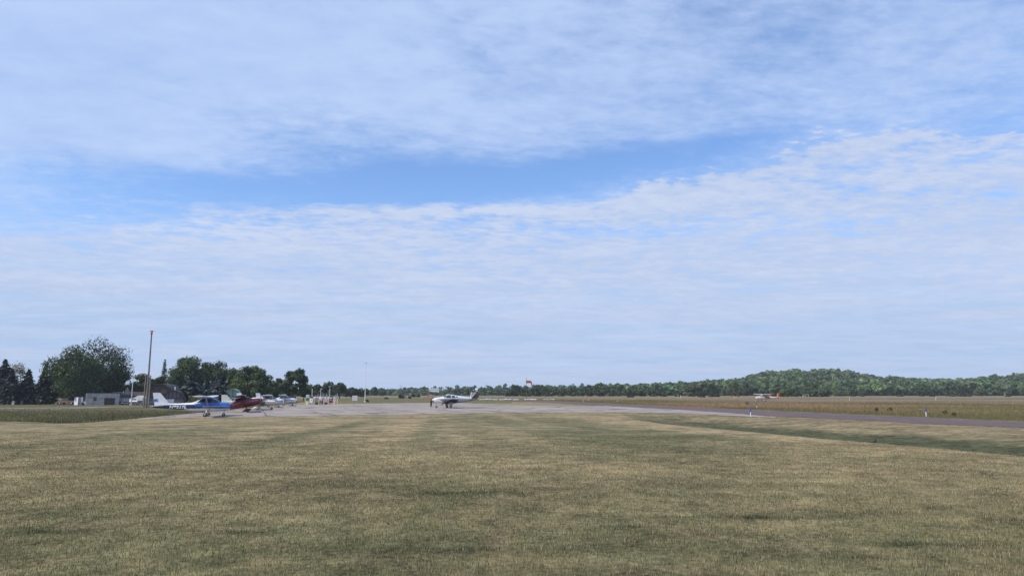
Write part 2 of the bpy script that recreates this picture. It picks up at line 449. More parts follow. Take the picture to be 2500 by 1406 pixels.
def cover(x, y):
    """ground cover colour (albedo) at a point: mown lawn, ditch, swale, meadow"""
    x = np.asarray(x, float); y = np.asarray(y, float)
    n1 = fbm(x, y, 0.10, 4, 1); n2 = fbm(x, y, 0.55, 4, 2); n3 = fbm(x, y, 2.6, 3, 4)
    straw = np.array([0.285, 0.240, 0.138]); olive = np.array([0.128, 0.132, 0.068]); green = np.array([0.070, 0.092, 0.040]); dark = np.array([0.034, 0.047, 0.022]); brown = np.array([0.205, 0.150, 0.092])
    # lawn: straw tips over green
    near = sstep(y, 16, 6.5)
    s = x - np.interp(y, CREST_Y, CREST_X)
    t = np.clip(0.56 + 1.25 * (n1 - 0.5) + 1.15 * (n2 - 0.5) + 0.9 * (n3 - 0.5) - 0.42 * near + 0.16 * sstep(y, 20, 40), 0, 1)
    xm = x * math.cos(0.10) + y * math.sin(0.10)
    strip = vnoise(xm, y * 0.008, 0.75, 21) - 0.5
    dash = sstep(fbm(x * 0.5, y * 1.9, 0.5, 2, 51), 0.60, 0.74) * sstep(y, 24, 34)
    t = np.clip(t + strip * 2.3 * sstep(y, 15, 36) * sstep(y, 95, 60) * np.exp(-((x + 4) / 17) ** 2) + (vnoise(xm * 0.02, y, 0.55, 23) - 0.5) * 0.30 * sstep(y, 14, 30), 0, 1)
    t = np.clip(t + 0.55 * dash - 0.5 * sstep(fbm(x * 0.5, y * 1.6, 0.5, 2, 57), 0.62, 0.76) * sstep(y, 24, 34), 0, 1.15)
    t = t + 0.22 * sstep(s, -3.0, -0.5) * sstep(y, 78, 60)
    c = olive + (straw - olive) * t[..., None]
    g = np.clip(1.5 * (n2 - 0.55) + 1.2 * (n1 - 0.52) + 0.55 * near * (fbm(x, y, 0.8, 3, 8) - 0.30), 0, 0.85)
    c = c + (green - c) * g[..., None]
    for px, py, ru, rv, k in PATCH:
        q = np.exp(-(((x - px + 0.3 * (n2 - 0.5)) / (ru * 1.35)) ** 2 + ((y - py + 0.35 * (n3 - .5)) / (rv * 1.3)) ** 2) * 1.2) * k * np.clip(0.1 + 2.6 * (n3 - 0.22) * (0.5 + n2), 0.15, 1.3)
        c = c + (dark - c) * np.clip(q, 0, 1)[..., None]
    # ditch: lusher green at the bottom, olive bank beyond
    fade = 1 - sstep(y, 84, 98)
    d = sstep(s, 0.2, 1.0) * (1 - sstep(s + 4 * (n2 - .5) - np.interp(y, [25, 35, 57, 80], [18, 16, 11.5, 7.5]), -2.5, 2.5)) * (1 - sstep(y + 14 * (n1 - .5), 62, 92))
    c = c + (np.array([0.062, 0.075, 0.036]) * (0.55 + 0.9 * n3)[..., None] - c) * (d * 0.95)[..., None]
    bank = sstep(s - np.interp(y, [25, 35, 57, 80], [18, 16, 11.5, 7.5]), -1.5, 3.0) * fade
    c = c + (np.array([0.185, 0.162, 0.092]) * (0.6 + 0.8 * n2)[..., None] - c) * (bank * 0.75)[..., None]
    # swale on the left: long grass, darker towards the lawn edge
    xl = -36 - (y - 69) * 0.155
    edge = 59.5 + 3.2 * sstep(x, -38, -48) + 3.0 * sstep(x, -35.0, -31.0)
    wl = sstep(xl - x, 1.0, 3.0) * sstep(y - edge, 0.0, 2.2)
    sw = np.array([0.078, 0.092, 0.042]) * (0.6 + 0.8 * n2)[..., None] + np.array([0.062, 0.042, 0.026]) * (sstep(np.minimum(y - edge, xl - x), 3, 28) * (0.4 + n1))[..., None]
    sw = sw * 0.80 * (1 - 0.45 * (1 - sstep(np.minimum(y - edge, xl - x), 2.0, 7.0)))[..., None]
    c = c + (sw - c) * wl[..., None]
    # open airfield beyond the taxiway: brown seed heads over green
    far = np.where(x > 0, sstep(y - np.interp(x, [0, 12, 24, 34, 44, 60], [200, 190, 150, 108, 62, 40]), 0, 3), sstep(y, 172, 180))
    far = np.where(x < -46, sstep(y, 185, 230), far)
    md = np.array([0.128, 0.122, 0.056]) * (0.75 + 0.5 * n1)[..., None]
    seed = np.clip(sstep(fbm(x * 0.5, y, 0.05, 4, 12), 0.40, 0.58) * sstep(y, 75, 130) * sstep(x, 5, 40), 0, 1)
    md = md + (brown * (0.75 + .5 * n2)[..., None] - md) * seed[..., None]
    md = md + (np.array([0.20, 0.19, 0.115]) - md) * (sstep(y, 330, 420) * 0.75)[..., None]
    md = md + (np.array([0.13, 0.13, 0.062]) - md) * (sstep(x, 10, -10) * sstep(y, 340, 200) * 0.7)[..., None]
    c = c + (md - c) * far[..., None]
    wood = sstep(y, 600, 640)
    c = c + (np.array([0.035, 0.05, 0.025]) - c) * wood[..., None]
    c = c * np.array([1.10, 1.01, 0.98])
    return np.clip(c, 0.004, 1)

def build_ground():
    th = np.concatenate([np.radians(np.linspace(-180, -44, 40, endpoint=False)), np.radians(np.linspace(-44, 44, 620)), np.radians(np.linspace(44, 180, 41)[1:-1])])
    rr = np.concatenate([[0.5, 1.5, 3.0], np.geomspace(4.2, 130, 420), np.geomspace(131, 1100, 150), np.geomspace(1150, 2600, 14)])
    T, Rr = np.meshgrid(th, rr); X, Y = Rr * np.sin(T), Rr * np.cos(T)
    Z = terrain(X, Y)
    pave = poly_mask(X, Y, APRON) | (dist_path(X, Y, TAXI_C) < TAXI_W / 2)
    Z = np.where(pave & (Y < 400), Z - 0.03, Z)
    nR, nT = X.shape; i = np.arange(nR * nT).reshape(nR, nT); j = np.roll(i, -1, axis=1)
    F = np.stack([i[:-1], j[:-1], j[1:], i[1:]], -1).reshape(-1, 4)
    V = np.stack([X, Y, Z], -1).reshape(-1, 3)
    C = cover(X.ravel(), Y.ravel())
    m = bpy.data.materials.new('turf'); m.use_nodes = True
    t = NT(m.node_tree); b = t.n['Principled BSDF']
    a = t.new('ShaderNodeAttribute', attribute_name='tint').outputs['Color']
    oc = t.new('ShaderNodeTexCoord').outputs['Object']
    f1 = t.noise(oc, 9.0, 5, 0.7); f2 = t.noise(oc, 1.7, 5, 0.65); f3 = t.noise(oc, 0.35, 4, 0.6)
    k = t.m('ADD', t.m('MULTIPLY', t.m('SUBTRACT', f1, 0.5), 3.0), t.m('ADD', t.m('MULTIPLY', t.m('SUBTRACT', f2, 0.5), 2.6), t.m('MULTIPLY', t.m('SUBTRACT', f3, 0.5), 1.5)))
    k = t.m('ADD', k, 0.93)
    kv = t.new('ShaderNodeVectorMath', operation='SCALE'); t.put(kv.inputs[0], a); t.put(kv.inputs['Scale'], t.m('MAXIMUM', k, 0.25))
    t.l.new(kv.outputs[0], b.inputs['Base Color'])
    b.inputs['Roughness'].default_value = 0.9; b.inputs['Specular IOR Level'].default_value = 0.1
    bp = t.new('ShaderNodeBump'); bp.inputs['Strength'].default_value = 0.6; bp.inputs['Distance'].default_value = 0.06
    t.l.new(t.m('ADD', f1, t.m('MULTIPLY', f2, 1.5)), bp.inputs['Height']); t.l.new(bp.outputs[0], b.inputs['Normal'])
    link_mesh('ground', np_mesh('ground', V, F, m, C, smooth=True), kind='structure')
build_ground()

def sheet(name, poly, m, lift, step=2.0):
    """flat paved sheet that follows the terrain"""
    bm = bmesh.new(); vs = [bm.verts.new((x, y, 0)) for x, y in poly]; bm.faces.new(vs)
    xs = [p[0] for p in poly]; ys = [p[1] for p in poly]
    for ax, lo, hi, st in ((0, min(xs), max(xs), step), (1, min(ys), max(ys), step)):
        k = lo + st
        while k < hi:
            co = (k, 0, 0) if ax == 0 else (0, k, 0); no = (1, 0, 0) if ax == 0 else (0, 1, 0)
            bmesh.ops.bisect_plane(bm, geom=bm.verts[:] + bm.edges[:] + bm.faces[:], plane_co=co, plane_no=no); k += st
    for v in bm.verts: v.co.z = hz(v.co.x, v.co.y) + lift
    bmesh.ops.recalc_face_normals(bm, faces=bm.faces)
    for f in bm.faces:
        if f.normal.z < 0: f.normal_flip()
    me = bpy.data.meshes.new(name); bm.to_mesh(me); bm.free(); me.materials.append(m)
    return link_mesh(name, me, kind='structure')
def ribbon(name, path, w, m, lift, step=3.0, cols=4):
    pts = [Vector((*p, 0)) for p in path]; res = []
    for a, b in zip(pts[:-1], pts[1:]):
        n = max(1, int((b - a).length / step)); res += [a.lerp(b, k / n) for k in range(n)]
    res.append(pts[-1]); vs, fs = [], []
    for i, p in enumerate(res):
        d = (res[min(i + 1, len(res) - 1)] - res[max(i - 1, 0)]).normalized(); nrm = Vector((-d.y, d.x, 0))
        for c in range(cols + 1):
            q = p + nrm * (w * (c / cols - 0.5)); vs.append((q.x, q.y, hz(q.x, q.y) + lift))
    for i in range(len(res) - 1):
        for c in range(cols):
            a = i * (cols + 1) + c; fs.append((a, a + cols + 1, a + cols + 2, a + 1))
    mb = MB(); mb.add(vs, fs)
    return mb.build(name, m, kind='structure')

def concrete_mat():
    m = bpy.data.materials.new('apron_concrete'); m.use_nodes = True
    t = NT(m.node_tree); b = t.n['Principled BSDF']; oc = t.new('ShaderNodeTexCoord').outputs['Object']
    x, y, z = t.sep(oc)
    n1 = t.noise(oc, 0.12, 4, 0.6); n2 = t.noise(oc, 0.9, 5, 0.65); n3 = t.noise(oc, 7.0, 4, 0.6)
    base = t.mix(t.ss(n1, 0.3, 0.7), (0.278, 0.235, 0.203), (0.365, 0.310, 0.266))
    base = t.mix(t.m('MULTIPLY', t.ss(n2, 0.50, 0.72), 0.55), base, (0.17, 0.147, 0.135))
    base = t.mix(t.m('MULTIPLY', t.ss(n3, 0.5, 0.8), 0.35), base, (0.36, 0.31, 0.275))
    # cracks and tar seams
    wv = t.new('ShaderNodeTexVoronoi', feature='DISTANCE_TO_EDGE'); wv.inputs['Scale'].default_value = 0.17
    warp = t.new('ShaderNodeVectorMath', operation='ADD'); t.put(warp.inputs[0], oc)
    nv = t.new('ShaderNodeTexNoise'); nv.inputs['Scale'].default_value = 0.4; t.l.new(oc, nv.inputs['Vector']); t.l.new(nv.outputs[1], warp.inputs[1])
    t.l.new(warp.outputs[0], wv.inputs['Vector'])
    gate = t.ss(t.noise(oc, 0.22, 3), 0.42, 0.60)
    cr = t.m('MULTIPLY', t.m('SUBTRACT', 1.0, t.ss(wv.outputs['Distance'], 0.03, 0.085)), gate)
    # slab joints every 6 m
    def joint(v, s, off):
        f = t.m('FRACT', t.m('ADD', t.m('DIVIDE', v, s), off)); return t.m('SUBTRACT', 1.0, t.ss(t.m('ABSOLUTE', t.m('SUBTRACT', f, 0.5)), 0.011, 0.026))
    xr = t.m('ADD', t.m('MULTIPLY', x, 0.94), t.m('MULTIPLY', y, 0.34)); yr = t.m('SUBTRACT', t.m('MULTIPLY', y, 0.94), t.m('MULTIPLY', x, 0.34))
    jt = t.m('MULTIPLY', t.m('MAXIMUM', joint(xr, 6.0, 0.2), joint(yr, 6.0, 0.7)), t.ss(t.noise(oc, 0.3, 3), 0.35, 0.6))
    base = t.mix(t.m('MULTIPLY', t.m('MAXIMUM', cr, jt), 0.9), base, (0.07, 0.068, 0.065))
    t.put(b.inputs['Base Color'], base); b.inputs['Roughness'].default_value = 0.85; b.inputs['Specular IOR Level'].default_value = 0.3
    return m
def asphalt_mat(name, lo, hi, sc=0.25):
    m = bpy.data.materials.new(name); m.use_nodes = True
    t = NT(m.node_tree); b = t.n['Principled BSDF']; oc = t.new('ShaderNodeTexCoord').outputs['Object']
    c = t.mix(t.ss(t.noise(oc, sc, 5, 0.6), 0.3, 0.7), lo, hi)
    c = t.mix(t.m('MULTIPLY', t.ss(t.noise(oc, 14.0, 3), 0.45, 0.75), 0.35), c, tuple(v * 1.5 for v in hi))
    wv = t.new('ShaderNodeTexVoronoi', feature='DISTANCE_TO_EDGE'); wv.inputs['Scale'].default_value = 0.2; t.l.new(oc, wv.inputs['Vector'])
    cr = t.m('MULTIPLY', t.m('SUBTRACT', 1.0, t.ss(wv.outputs['Distance'], 0.008, 0.03)), t.ss(t.noise(oc, 0.15, 2), 0.45, 0.6))
    c = t.mix(t.m('MULTIPLY', cr, 0.5), c, (0.24, 0.2, 0.18))
    t.put(b.inputs['Base Color'], c); b.inputs['Roughness'].default_value = 0.9; b.inputs['Specular IOR Level'].default_value = 0.25
    return m
sheet('apron', APRON, concrete_mat(), 0.012, 3.0)
ribbon('taxiway', TAXI_C, TAXI_W, asphalt_mat('worn_asphalt', (0.098, 0.070, 0.070), (0.135, 0.098, 0.094)), 0.006)
mline = mat('faded_yellow_paint', (0.16, 0.135, 0.11), 0.8, vary=0.35, scale=1.2)
ribbon('taxiway_line', [(33.8, 85), (38.4, 62.2), (48.2, 43.5), (55, 31.5)], 0.16, mline, 0.014, 2.0, 1)
# runway far out in the field and the gravel drive on the left
RWY = [(560, 300), (330, 268), (220, 252), (130, 240), (75, 232)]
ribbon('runway', RWY, 20, asphalt_mat('runway_asphalt', (0.15, 0.135, 0.12), (0.2, 0.18, 0.16)), 0.03, 10)
gravel = mat('gravel_drive_surface', (0.36, 0.345, 0.29), 0.9, vary=0.2, scale=0.8)
def pts_px(l): return [(lambda p: (p.x, p.y))(ground(u, v)) for u, v in l]
ribbon('driveway', pts_px([(-260, 999.5), (-60, 997.5), (100, 996), (230, 994), (330, 992.3), (420, 991), (470, 990)]), 3.2, gravel, 0.03)
ribbon('driveway', pts_px([(-160, 1001.5), (0, 1000.8), (120, 999), (200, 996.2), (240, 995)]), 1.4, gravel, 0.034)

# ================================================================ trees
LEAF = tint_mat('leaves', 0.62, trans=0.22)
NEEDLE = tint_mat('needles', 0.7, trans=0.05)
BARK = mat('bark', (0.055, 0.047, 0.038), 0.9, vary=0.3, scale=1.5, bump=0.4)
PALE_BARK = mat('pale_bark', (0.17, 0.155, 0.13), 0.9, vary=0.3, scale=1.5)
def quads(P, N, S, rng, aspect=1.0, along=None):
    """small leaf faces centred on P, facing N, half size S"""
    n = len(P)
    N = N / np.maximum(np.linalg.norm(N, axis=1, keepdims=True), 1e-6)
    A = rng.normal(size=(n, 3)) if along is None else along
    A = A - N * (A * N).sum(1, keepdims=True); A /= np.maximum(np.linalg.norm(A, axis=1, keepdims=True), 1e-6)
    B = np.cross(N, A); S = np.asarray(S).reshape(-1, 1)
    A = A * S * aspect; B = B * S
    V = np.stack([P - A - B * 0.55, P - A * 0.1 + B * -1.0, P + A, P - A * 0.1 + B * 1.0], 1)
    F = np.arange(4 * n, dtype=np.int32).reshape(n, 4)
    return V.reshape(-1, 3), F
def crown_arrays(rng, w, h, n_leaf, leaf, col, lumps=None, squat=0.5, gap=0.0, light=0.5):
    """leaf clumps spread through an uneven ellipsoid; z from 0 to h, width w"""
    k = lumps or max(16, int(18 + w * h * 0.17))
    P = rng.normal(size=(k, 3)); P /= np.linalg.norm(P, axis=1, keepdims=True)
    rad = rng.uniform(0.45, 1.0, (k, 1)) ** 0.6
    C = P * rad * np.array([w * 0.40, w * 0.40, h * 0.42]); C[:, 2] += h * squat
    C[:, 2] = np.clip(C[:, 2], h * 0.06, h * 0.93)
    cr = rng.uniform(0.55, 1.5, k) * (w + h) * 0.5 * 0.145
    bright = rng.uniform(0.55, 1.5, k); warm = rng.normal(0, 0.10, k)
    per = np.maximum(6, (n_leaf * cr ** 2 / (cr ** 2).sum()).astype(int))
    idx = np.repeat(np.arange(k), per); n = len(idx)
    d = rng.normal(size=(n, 3)); d /= np.linalg.norm(d, axis=1, keepdims=True)
    r = cr[idx, None] * rng.uniform(0.35, 1.0, (n, 1)) ** 0.7
    pos = C[idx] + d * r * np.array([1.1, 1.1, 0.85])
    nr = d * 0.8 + rng.normal(size=(n, 3)) * 0.55 + np.array([0, 0, 0.35])
    V, F = quads(pos, nr, leaf * rng.uniform(0.6, 1.35, n), rng)
    base = np.array(col)
    f = bright[idx] * rng.uniform(0.7, 1.3, n)
    c = base[None] * f[:, None]; c[:, 0] *= 1 + warm[idx]; c[:, 2] *= 1 - warm[idx]
    return V, F, np.repeat(c, 4, axis=0)
def limbs(rng, h, w, crown0, r, lean=(0, 0)):
    mb = MB(); top = Vector((lean[0], lean[1], h * 0.72))
    pts = [Vector((0, 0, -0.3)), Vector((lean[0] * .2, lean[1] * .2, crown0 * 0.6)), Vector((lean[0] * .5, lean[1] * .5, crown0 + (h - crown0) * 0.2)), top]
    mb.path(pts, [r * 1.25, r, r * 0.75, r * 0.2], 8)
    for i in range(7):
        t = rng.uniform(0.25, 0.85); a = i * 2.4 + rng.uniform(-.4, .4)
        p = pts[1].lerp(top, t * 0.8); q = p + Vector((math.cos(a), math.sin(a), rng.uniform(0.5, 1.1))) * (w * 0.30)
        mb.tube(p, q, r * 0.42 * (1.1 - t), r * 0.10, 6)
    return mb
def deciduous(name, label, pos, h, w, col, seed, n_leaf, leaf, crown0=0.14, group=None, bark=None, squat=0.5, lumps=None):
    rng = np.random.default_rng(seed)
    e = empty(name, pos, rng.uniform(0, 6.28), label=label, cat='tree', group=group)
    c0 = h * crown0
    limbs(rng, h, w, c0, max(0.12, w * 0.032)).build('trunk', bark or BARK, e)
    V, F, C = crown_arrays(rng, w, h - c0, n_leaf, leaf, col, squat=squat, lumps=lumps); V[:, 2] += c0
    link_mesh('crown', np_mesh('crown', V, F, LEAF, C), e)
    return e
def spruce(name, label, pos, h, w, col, seed, dens=1.0, group=None, leaf=0.23):
    rng = np.random.default_rng(seed)
    e = empty(name, pos, rng.uniform(0, 6.28), label=label, cat='tree', group=group)
    MB().tube((0, 0, -0.2), (0, 0, h * 0.97), w * 0.045, 0.03, 8).build('trunk', BARK, e)
    P, N, A, S, C = [], [], [], [], []
    lay = int(h * 1.9 * max(0.8, dens))
    for i in range(lay):
        t = i / (lay - 1); z = h * (0.06 + 0.93 * t)
        L = w * 0.5 * (1 - t) ** 0.85 * rng.uniform(0.82, 1.12) + 0.12
        nb = int(5 + 13 * (1 - t) * dens)
        for b in range(nb):
            a = rng.uniform(0, 6.283); l = L * rng.uniform(0.72, 1.1); br = rng.uniform(0.55, 1.4)
            m_ = int(3 + l * 5.0)
            s = (np.arange(m_) + rng.uniform(0.2, 0.9, m_)) / m_
            droop = -0.35 * s + 0.22 * s * s
            p = np.stack([np.cos(a) * s * l, np.sin(a) * s * l, z + l * droop + rng.normal(0, .04, m_)], 1)
            side = np.array([-np.sin(a), np.cos(a), 0]) * rng.normal(0, 0.30, (m_, 1)) * (1.15 - s)[:, None] * min(1.2, l)
            P.append(p + side); N.append(np.tile([0.35 * np.cos(a), 0.35 * np.sin(a), 1.0], (m_, 1)) + rng.normal(0, .45, (m_, 3)))
            A.append(np.tile([np.cos(a), np.sin(a), -0.25], (m_, 1)) + rng.normal(0, .25, (m_, 3)))
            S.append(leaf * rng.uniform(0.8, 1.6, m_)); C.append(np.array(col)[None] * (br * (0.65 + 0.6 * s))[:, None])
    P, N, A, S, C = (np.concatenate(q) for q in (P, N, A, S, C))
    V, F = quads(P, N, S, rng, 1.7, A)
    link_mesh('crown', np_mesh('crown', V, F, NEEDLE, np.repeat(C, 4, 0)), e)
    return e

G_DARK, G_MID, G_LIGHT, G_BLUE, G_OLIVE = (0.038, 0.060, 0.024), (0.054, 0.084, 0.031), (0.080, 0.114, 0.042), (0.034, 0.050, 0.044), (0.074, 0.090, 0.042)
SPRUCE_COL, BLUE_SPRUCE = (0.034, 0.047, 0.042), (0.062, 0.084, 0.084)
def from_px(u, vtop, wpx, Y):
    p = spot(u, Y); k = scale_at(p)
    return p, at(u, vtop, Y).z - p.z, wpx / k
def plant_near():
    # left row: kind, column, top, width in photo pixels, distance, colour, leaf size, label
    rows = [
     ('S', 3, 877, 70, 214, SPRUCE_COL, 'tallest dark spruce cut off by the left edge of the photo'),
     ('S', 22, 902, 50, 203, SPRUCE_COL, 'dark spruce in front of the tallest one at the left edge'),
     ('S', 63, 902, 52, 206, SPRUCE_COL, 'dark spruce in the middle of the left row, behind the small dark post'),
     ('S', 104, 888, 52, 208, SPRUCE_COL, 'pointed dark spruce beside the big leafy tree, right end of its row'),
     ('D', 35, 879, 44, 265, (0.135, 0.125, 0.075), 'pale thin-crowned tree showing above the row of dark spruces'),
     ('D', 176, 846, 128, 206, G_MID, 'broad bright green tree standing left of the stone garage'),
     ('D', 243, 821, 150, 226, G_DARK, 'tallest leafy tree with a rounded crown behind the stone garage'),
     ('D', 208, 880, 90, 232, G_DARK, 'shaded lower tree filling the gap between the two big leafy trees'),
     ('D', 132, 905, 60, 222, G_DARK, 'dark leafy tree between the pointed spruce and the broad green tree'),
     ('D', 283, 905, 66, 236, G_DARK, 'dark leafy tree over the roof of the low house'),
     ('D', 345, 911, 84, 244, G_MID, 'round green tree behind the tall beacon pole'),
     ('D', 388, 918, 50, 252, G_DARK, 'small dark tree right of the beacon pole, over the large arched hangar'),
     ('S', 396, 878, 30, 262, (0.036, 0.052, 0.036), 'narrow pointed conifer rising behind the large arched hangar'),
     ('D', 452, 864, 88, 238, G_MID, 'tallest leafy tree behind the arched hangars'),
     ('D', 430, 905, 60, 230, G_MID, 'leafy tree low in front of the tallest one behind the hangars'),
     ('D', 514, 876, 62, 256, G_MID, 'airy leafy tree right of the tallest one behind the hangars'),
     ('D', 548, 890, 66, 246, G_DARK, 'dark leafy tree in the middle of the grove behind the blue spruces'),
     ('D', 580, 895, 60, 236, G_DARK, 'dark leafy tree left of the mint green shed roof'),
     ('D', 606, 888, 84, 226, G_MID, 'large leafy tree over the mint green shed roof'),
     ('D', 638, 901, 46, 220, G_MID, 'leafy tree at the right end of the dense grove'),
     ('S', 466, 911, 84, 188, BLUE_SPRUCE, 'wide blue spruce right of the grey arched hangar'),
     ('S', 529, 918, 62, 192, BLUE_SPRUCE, 'narrower blue spruce standing left of the mint green shed roof'),
     ('S', 501, 925, 40, 200, BLUE_SPRUCE, 'small blue spruce squeezed between the two larger ones'),
     ('D', 676, 922, 54, 268, G_MID, 'round leafy tree just right of the grove, behind the parked aircraft'),
     ('D', 720, 897, 54, 240, G_MID, 'lone tall leafy tree with a bare trunk left of the fuel pumps'),
     ('D', 741, 936, 34, 280, G_MID, 'small leafy tree just right of the lone tall tree'),
     ('D', 700, 938, 50, 275, G_MID, 'low leafy tree left of the lone tall tree'),
     ('D', 662, 944, 44, 246, G_DARK, 'low dark tree under the right end of the grove'),
     ('D', 769, 936, 44, 318, G_MID, 'leftmost of the three loose trees behind the fuel pumps'),
     ('D', 803, 931, 46, 324, G_MID, 'middle and tallest of the three loose trees behind the fuel pumps'),
     ('D', 829, 933, 34, 320, G_MID, 'rightmost of the three loose trees behind the fuel pumps'),
     ('D', 858, 946, 46, 430, G_DARK, 'dark tree just left of the white flagpole'),
     ('D', 882, 949, 40, 440, G_DARK, 'dark tree directly behind the white flagpole'),
     ('D', 914, 944, 20, 560, G_DARK, 'small round tree standing above the treeline right of the flagpole'),
     ('D', 934, 949, 18, 580, G_MID, 'second small round tree right of the flagpole'),
    ]
    for i, (kd, u, vt, w, Y, col, lab) in enumerate(rows):
        p, h, wm = from_px(u, vt, w, Y)
        if kd == 'S': spruce('spruce_tree', lab, p, h, wm * 1.25, col, 40 + i, 0.75 if 'narrow pointed' in lab else 1.6, 'trees along the left side of the airfield')
        else:
            lone = 'lone tall' in lab; pale = 'pale thin' in lab
            n = int(min(11000, 6.5 * w * (h / wm) * w * 0.20 + 900)); lf = 0.23 * Y / 230
            if pale: n = 900
            if 'loose trees' in lab: n = int(n * 0.6)
            deciduous('leafy_tree', lab, p, h, wm, col, 80 + i, n, lf, 0.22 if lone else (0.2 if 'loose' in lab or pale else 0.02), 'trees along the left side of the airfield', squat=0.5)
    # shrubs on the left
    for i, (u, vt, w, Y, col, lab) in enumerate([
        (480, 957, 36, 160, G_LIGHT, 'light green shrub in front of the blue spruces'),
        (463, 964, 16, 166, (0.10, 0.085, 0.06), 'small brownish shrub left of the light green one'),
        (712, 962, 30, 232, (0.13, 0.125, 0.09), 'pale grey shrub at the foot of the lone tall tree'),
        (979, 962, 15, 330, G_DARK, 'dark upright bush in the meadow beside a white post'),
        (985, 967, 12, 325, G_DARK, 'low dark bush leaning against the upright one'),
        (1000, 967, 9, 320, G_DARK, 'round dark bush right of the white post in the meadow'),
        (943, 970, 11, 300, G_OLIVE, 'flat dark bush in the meadow right of the flagpole'),
        (1009, 961, 14, 420, G_DARK, 'dark bush at the far edge of the meadow, left of the reddish mound'),
        (1021, 963, 12, 420, G_DARK, 'low dark bush just left of the reddish mound'),
        ]):
        p, h, wm = from_px(u, vt, w, Y)
        rng = np.random.default_rng(300 + i)
        V, F, C = crown_arrays(rng, wm, h * 1.05, 700, 0.14 * Y / 200, col, squat=0.42); V[:, 2] = np.maximum(V[:, 2], -0.05)
        link_mesh('shrub', np_mesh('shrub', V, F, LEAF, C), loc=p, label=lab, cat='bush', group='bushes around the airfield')
    far = [  # trees one can tell apart along the far edge of the field
     (1242, 946, 22, 520, G_DARK), (1260, 937, 30, 525, G_DARK), (1285, 942, 36, 520, G_DARK), (1312, 934, 38, 522, G_DARK), (1330, 941, 26, 515, G_MID),
     (1347, 939, 34, 530, G_LIGHT), (1370, 940, 38, 520, G_OLIVE), (1397, 938, 36, 535, G_MID), (1420, 942, 30, 530, G_MID), (1441, 937, 32, 520, G_DARK),
     (1466, 938, 34, 515, G_DARK), (1490, 939, 34, 528, G_MID), (1514, 935, 36, 540, G_LIGHT), (1538, 942, 34, 520, G_MID), (1562, 944, 34, 515, G_MID), (1595, 950, 30, 505, G_DARK),
     (1655, 951, 20, 470, G_DARK), (1690, 931, 34, 500, G_OLIVE), (1712, 933, 26, 505, G_OLIVE), (1742, 934, 36, 500, G_DARK), (1795, 930, 52, 505, G_OLIVE),
     (1900, 949, 40, 480, G_DARK), (1926, 942, 44, 470, G_MID), (1986, 939, 56, 462, G_MID), (2012, 948, 34, 465, G_DARK), (1950, 950, 26, 485, G_DARK), (2052, 950, 40, 540, G_LIGHT), (2090, 947, 44, 560, G_MID),
     (2255, 941, 32, 520, G_DARK), (2322, 952, 30, 535, G_DARK), (2395, 944, 30, 560, G_OLIVE)]
    wh = ['first', 'second', 'third', 'fourth', 'fifth', 'sixth', 'seventh', 'eighth', 'ninth', 'tenth', 'eleventh', 'twelfth', 'thirteenth', 'fourteenth', 'fifteenth', 'sixteenth', 'seventeenth']
    labs = ['%s tree of the dark row right of the white marker line, counted from the left' % wh[i] for i in range(16)] + [
        'small dark tree beside the two white posts in the far field', 'tall thin tree left of the hill, rising over the wood', 'loose olive tree right of the tall thin one', 'dark round tree between the loose olive tree and the wide one',
        'wide olive tree left of the orange aircraft', 'black-green tree right behind the tail of the orange aircraft', 'mid-sized tree right of the orange aircraft tail', 'largest round tree beside the white goal frame',
        'dark tree at the right shoulder of the largest round one', 'low dark tree just left of the white goal frame', 'pale green tree right of the white goal frame group', 'leafy tree below the right end of the hill',
        'lone dark round tree at the far field edge under the right ridge', 'low dark tree right of the lone dark one', 'greyish tree near the right edge of the far wood']
    for i, ((u, vt, w, Y, col), lab) in enumerate(zip(far, labs)):
        p, h, wm = from_px(u, vt, w, Y)
        deciduous('leafy_tree', lab, p, h, wm * 1.05, tuple(c * 1.3 for c in col), 500 + i, 1300, 0.55, -0.03, 'trees along the far edge of the airfield', squat=0.46)
    for i, (u, vt, w, Y, lab) in enumerate([
        (1705, 957, 22, 440, 'round bush below the tall thin tree in the far field'), (1740, 959, 40, 445, 'wide dark bush below the dark round tree in the far field'), (1715, 966, 12, 400, 'brown-green bush in the brown grass of the far field'),
        (1540, 965, 20, 400, 'dark ragged bush at the edge of the brown grass'), (2345, 961, 62, 480, 'long low hedge-like bush at the right far field edge'), (2462, 959, 18, 480, 'small round bush near the right end of the far field'),
        (2275, 959, 18, 490, 'low bush right of the lone dark round tree'), (2083, 961, 12, 490, 'small dark bush below the pale green trees'), (2105, 960, 14, 490, 'second small dark bush below the pale green trees'), (2198, 963, 20, 500, 'flat dark bush in the middle of the right far field edge'),
        (1620, 957, 22, 470, 'dark bush left of the two white posts in the far field'),]):
        p, h, wm = from_px(u, vt, w, Y)
        rng = np.random.default_rng(800 + i)
        V, F, C = crown_arrays(rng, wm, h * 1.05, 420, 0.42, G_DARK if i != 2 else (0.07, 0.06, 0.03), squat=0.40); V[:, 2] = np.maximum(V[:, 2], -0.05)
        link_mesh('shrub', np_mesh('shrub', V, F, LEAF, C), loc=p, label=lab, cat='bush', group='bushes around the airfield')
    # small leafy weeds in the meadow beyond the taxiway
    for i, (u, v, w, lab) in enumerate([(2140, 1005, 10, 'leftmost dark weed in the grass beyond the taxiway'), (2173, 1004, 14, 'pale green weed right of the leftmost dark one'), (2308, 1012, 16, 'largest dark weed right of the blue-topped post'), (2330, 1017, 12, 'low weed right of the largest dark weed'), (1824, 988, 8, 'small dark weed left of the far blue-topped post')]):
        p = ground(u, v); k = scale_at(p); rng = np.random.default_rng(900 + i)
        V, F, C = crown_arrays(rng, w / k, 12 / k, 130, 0.06, (0.085, 0.090, 0.045), lumps=22, squat=0.45)
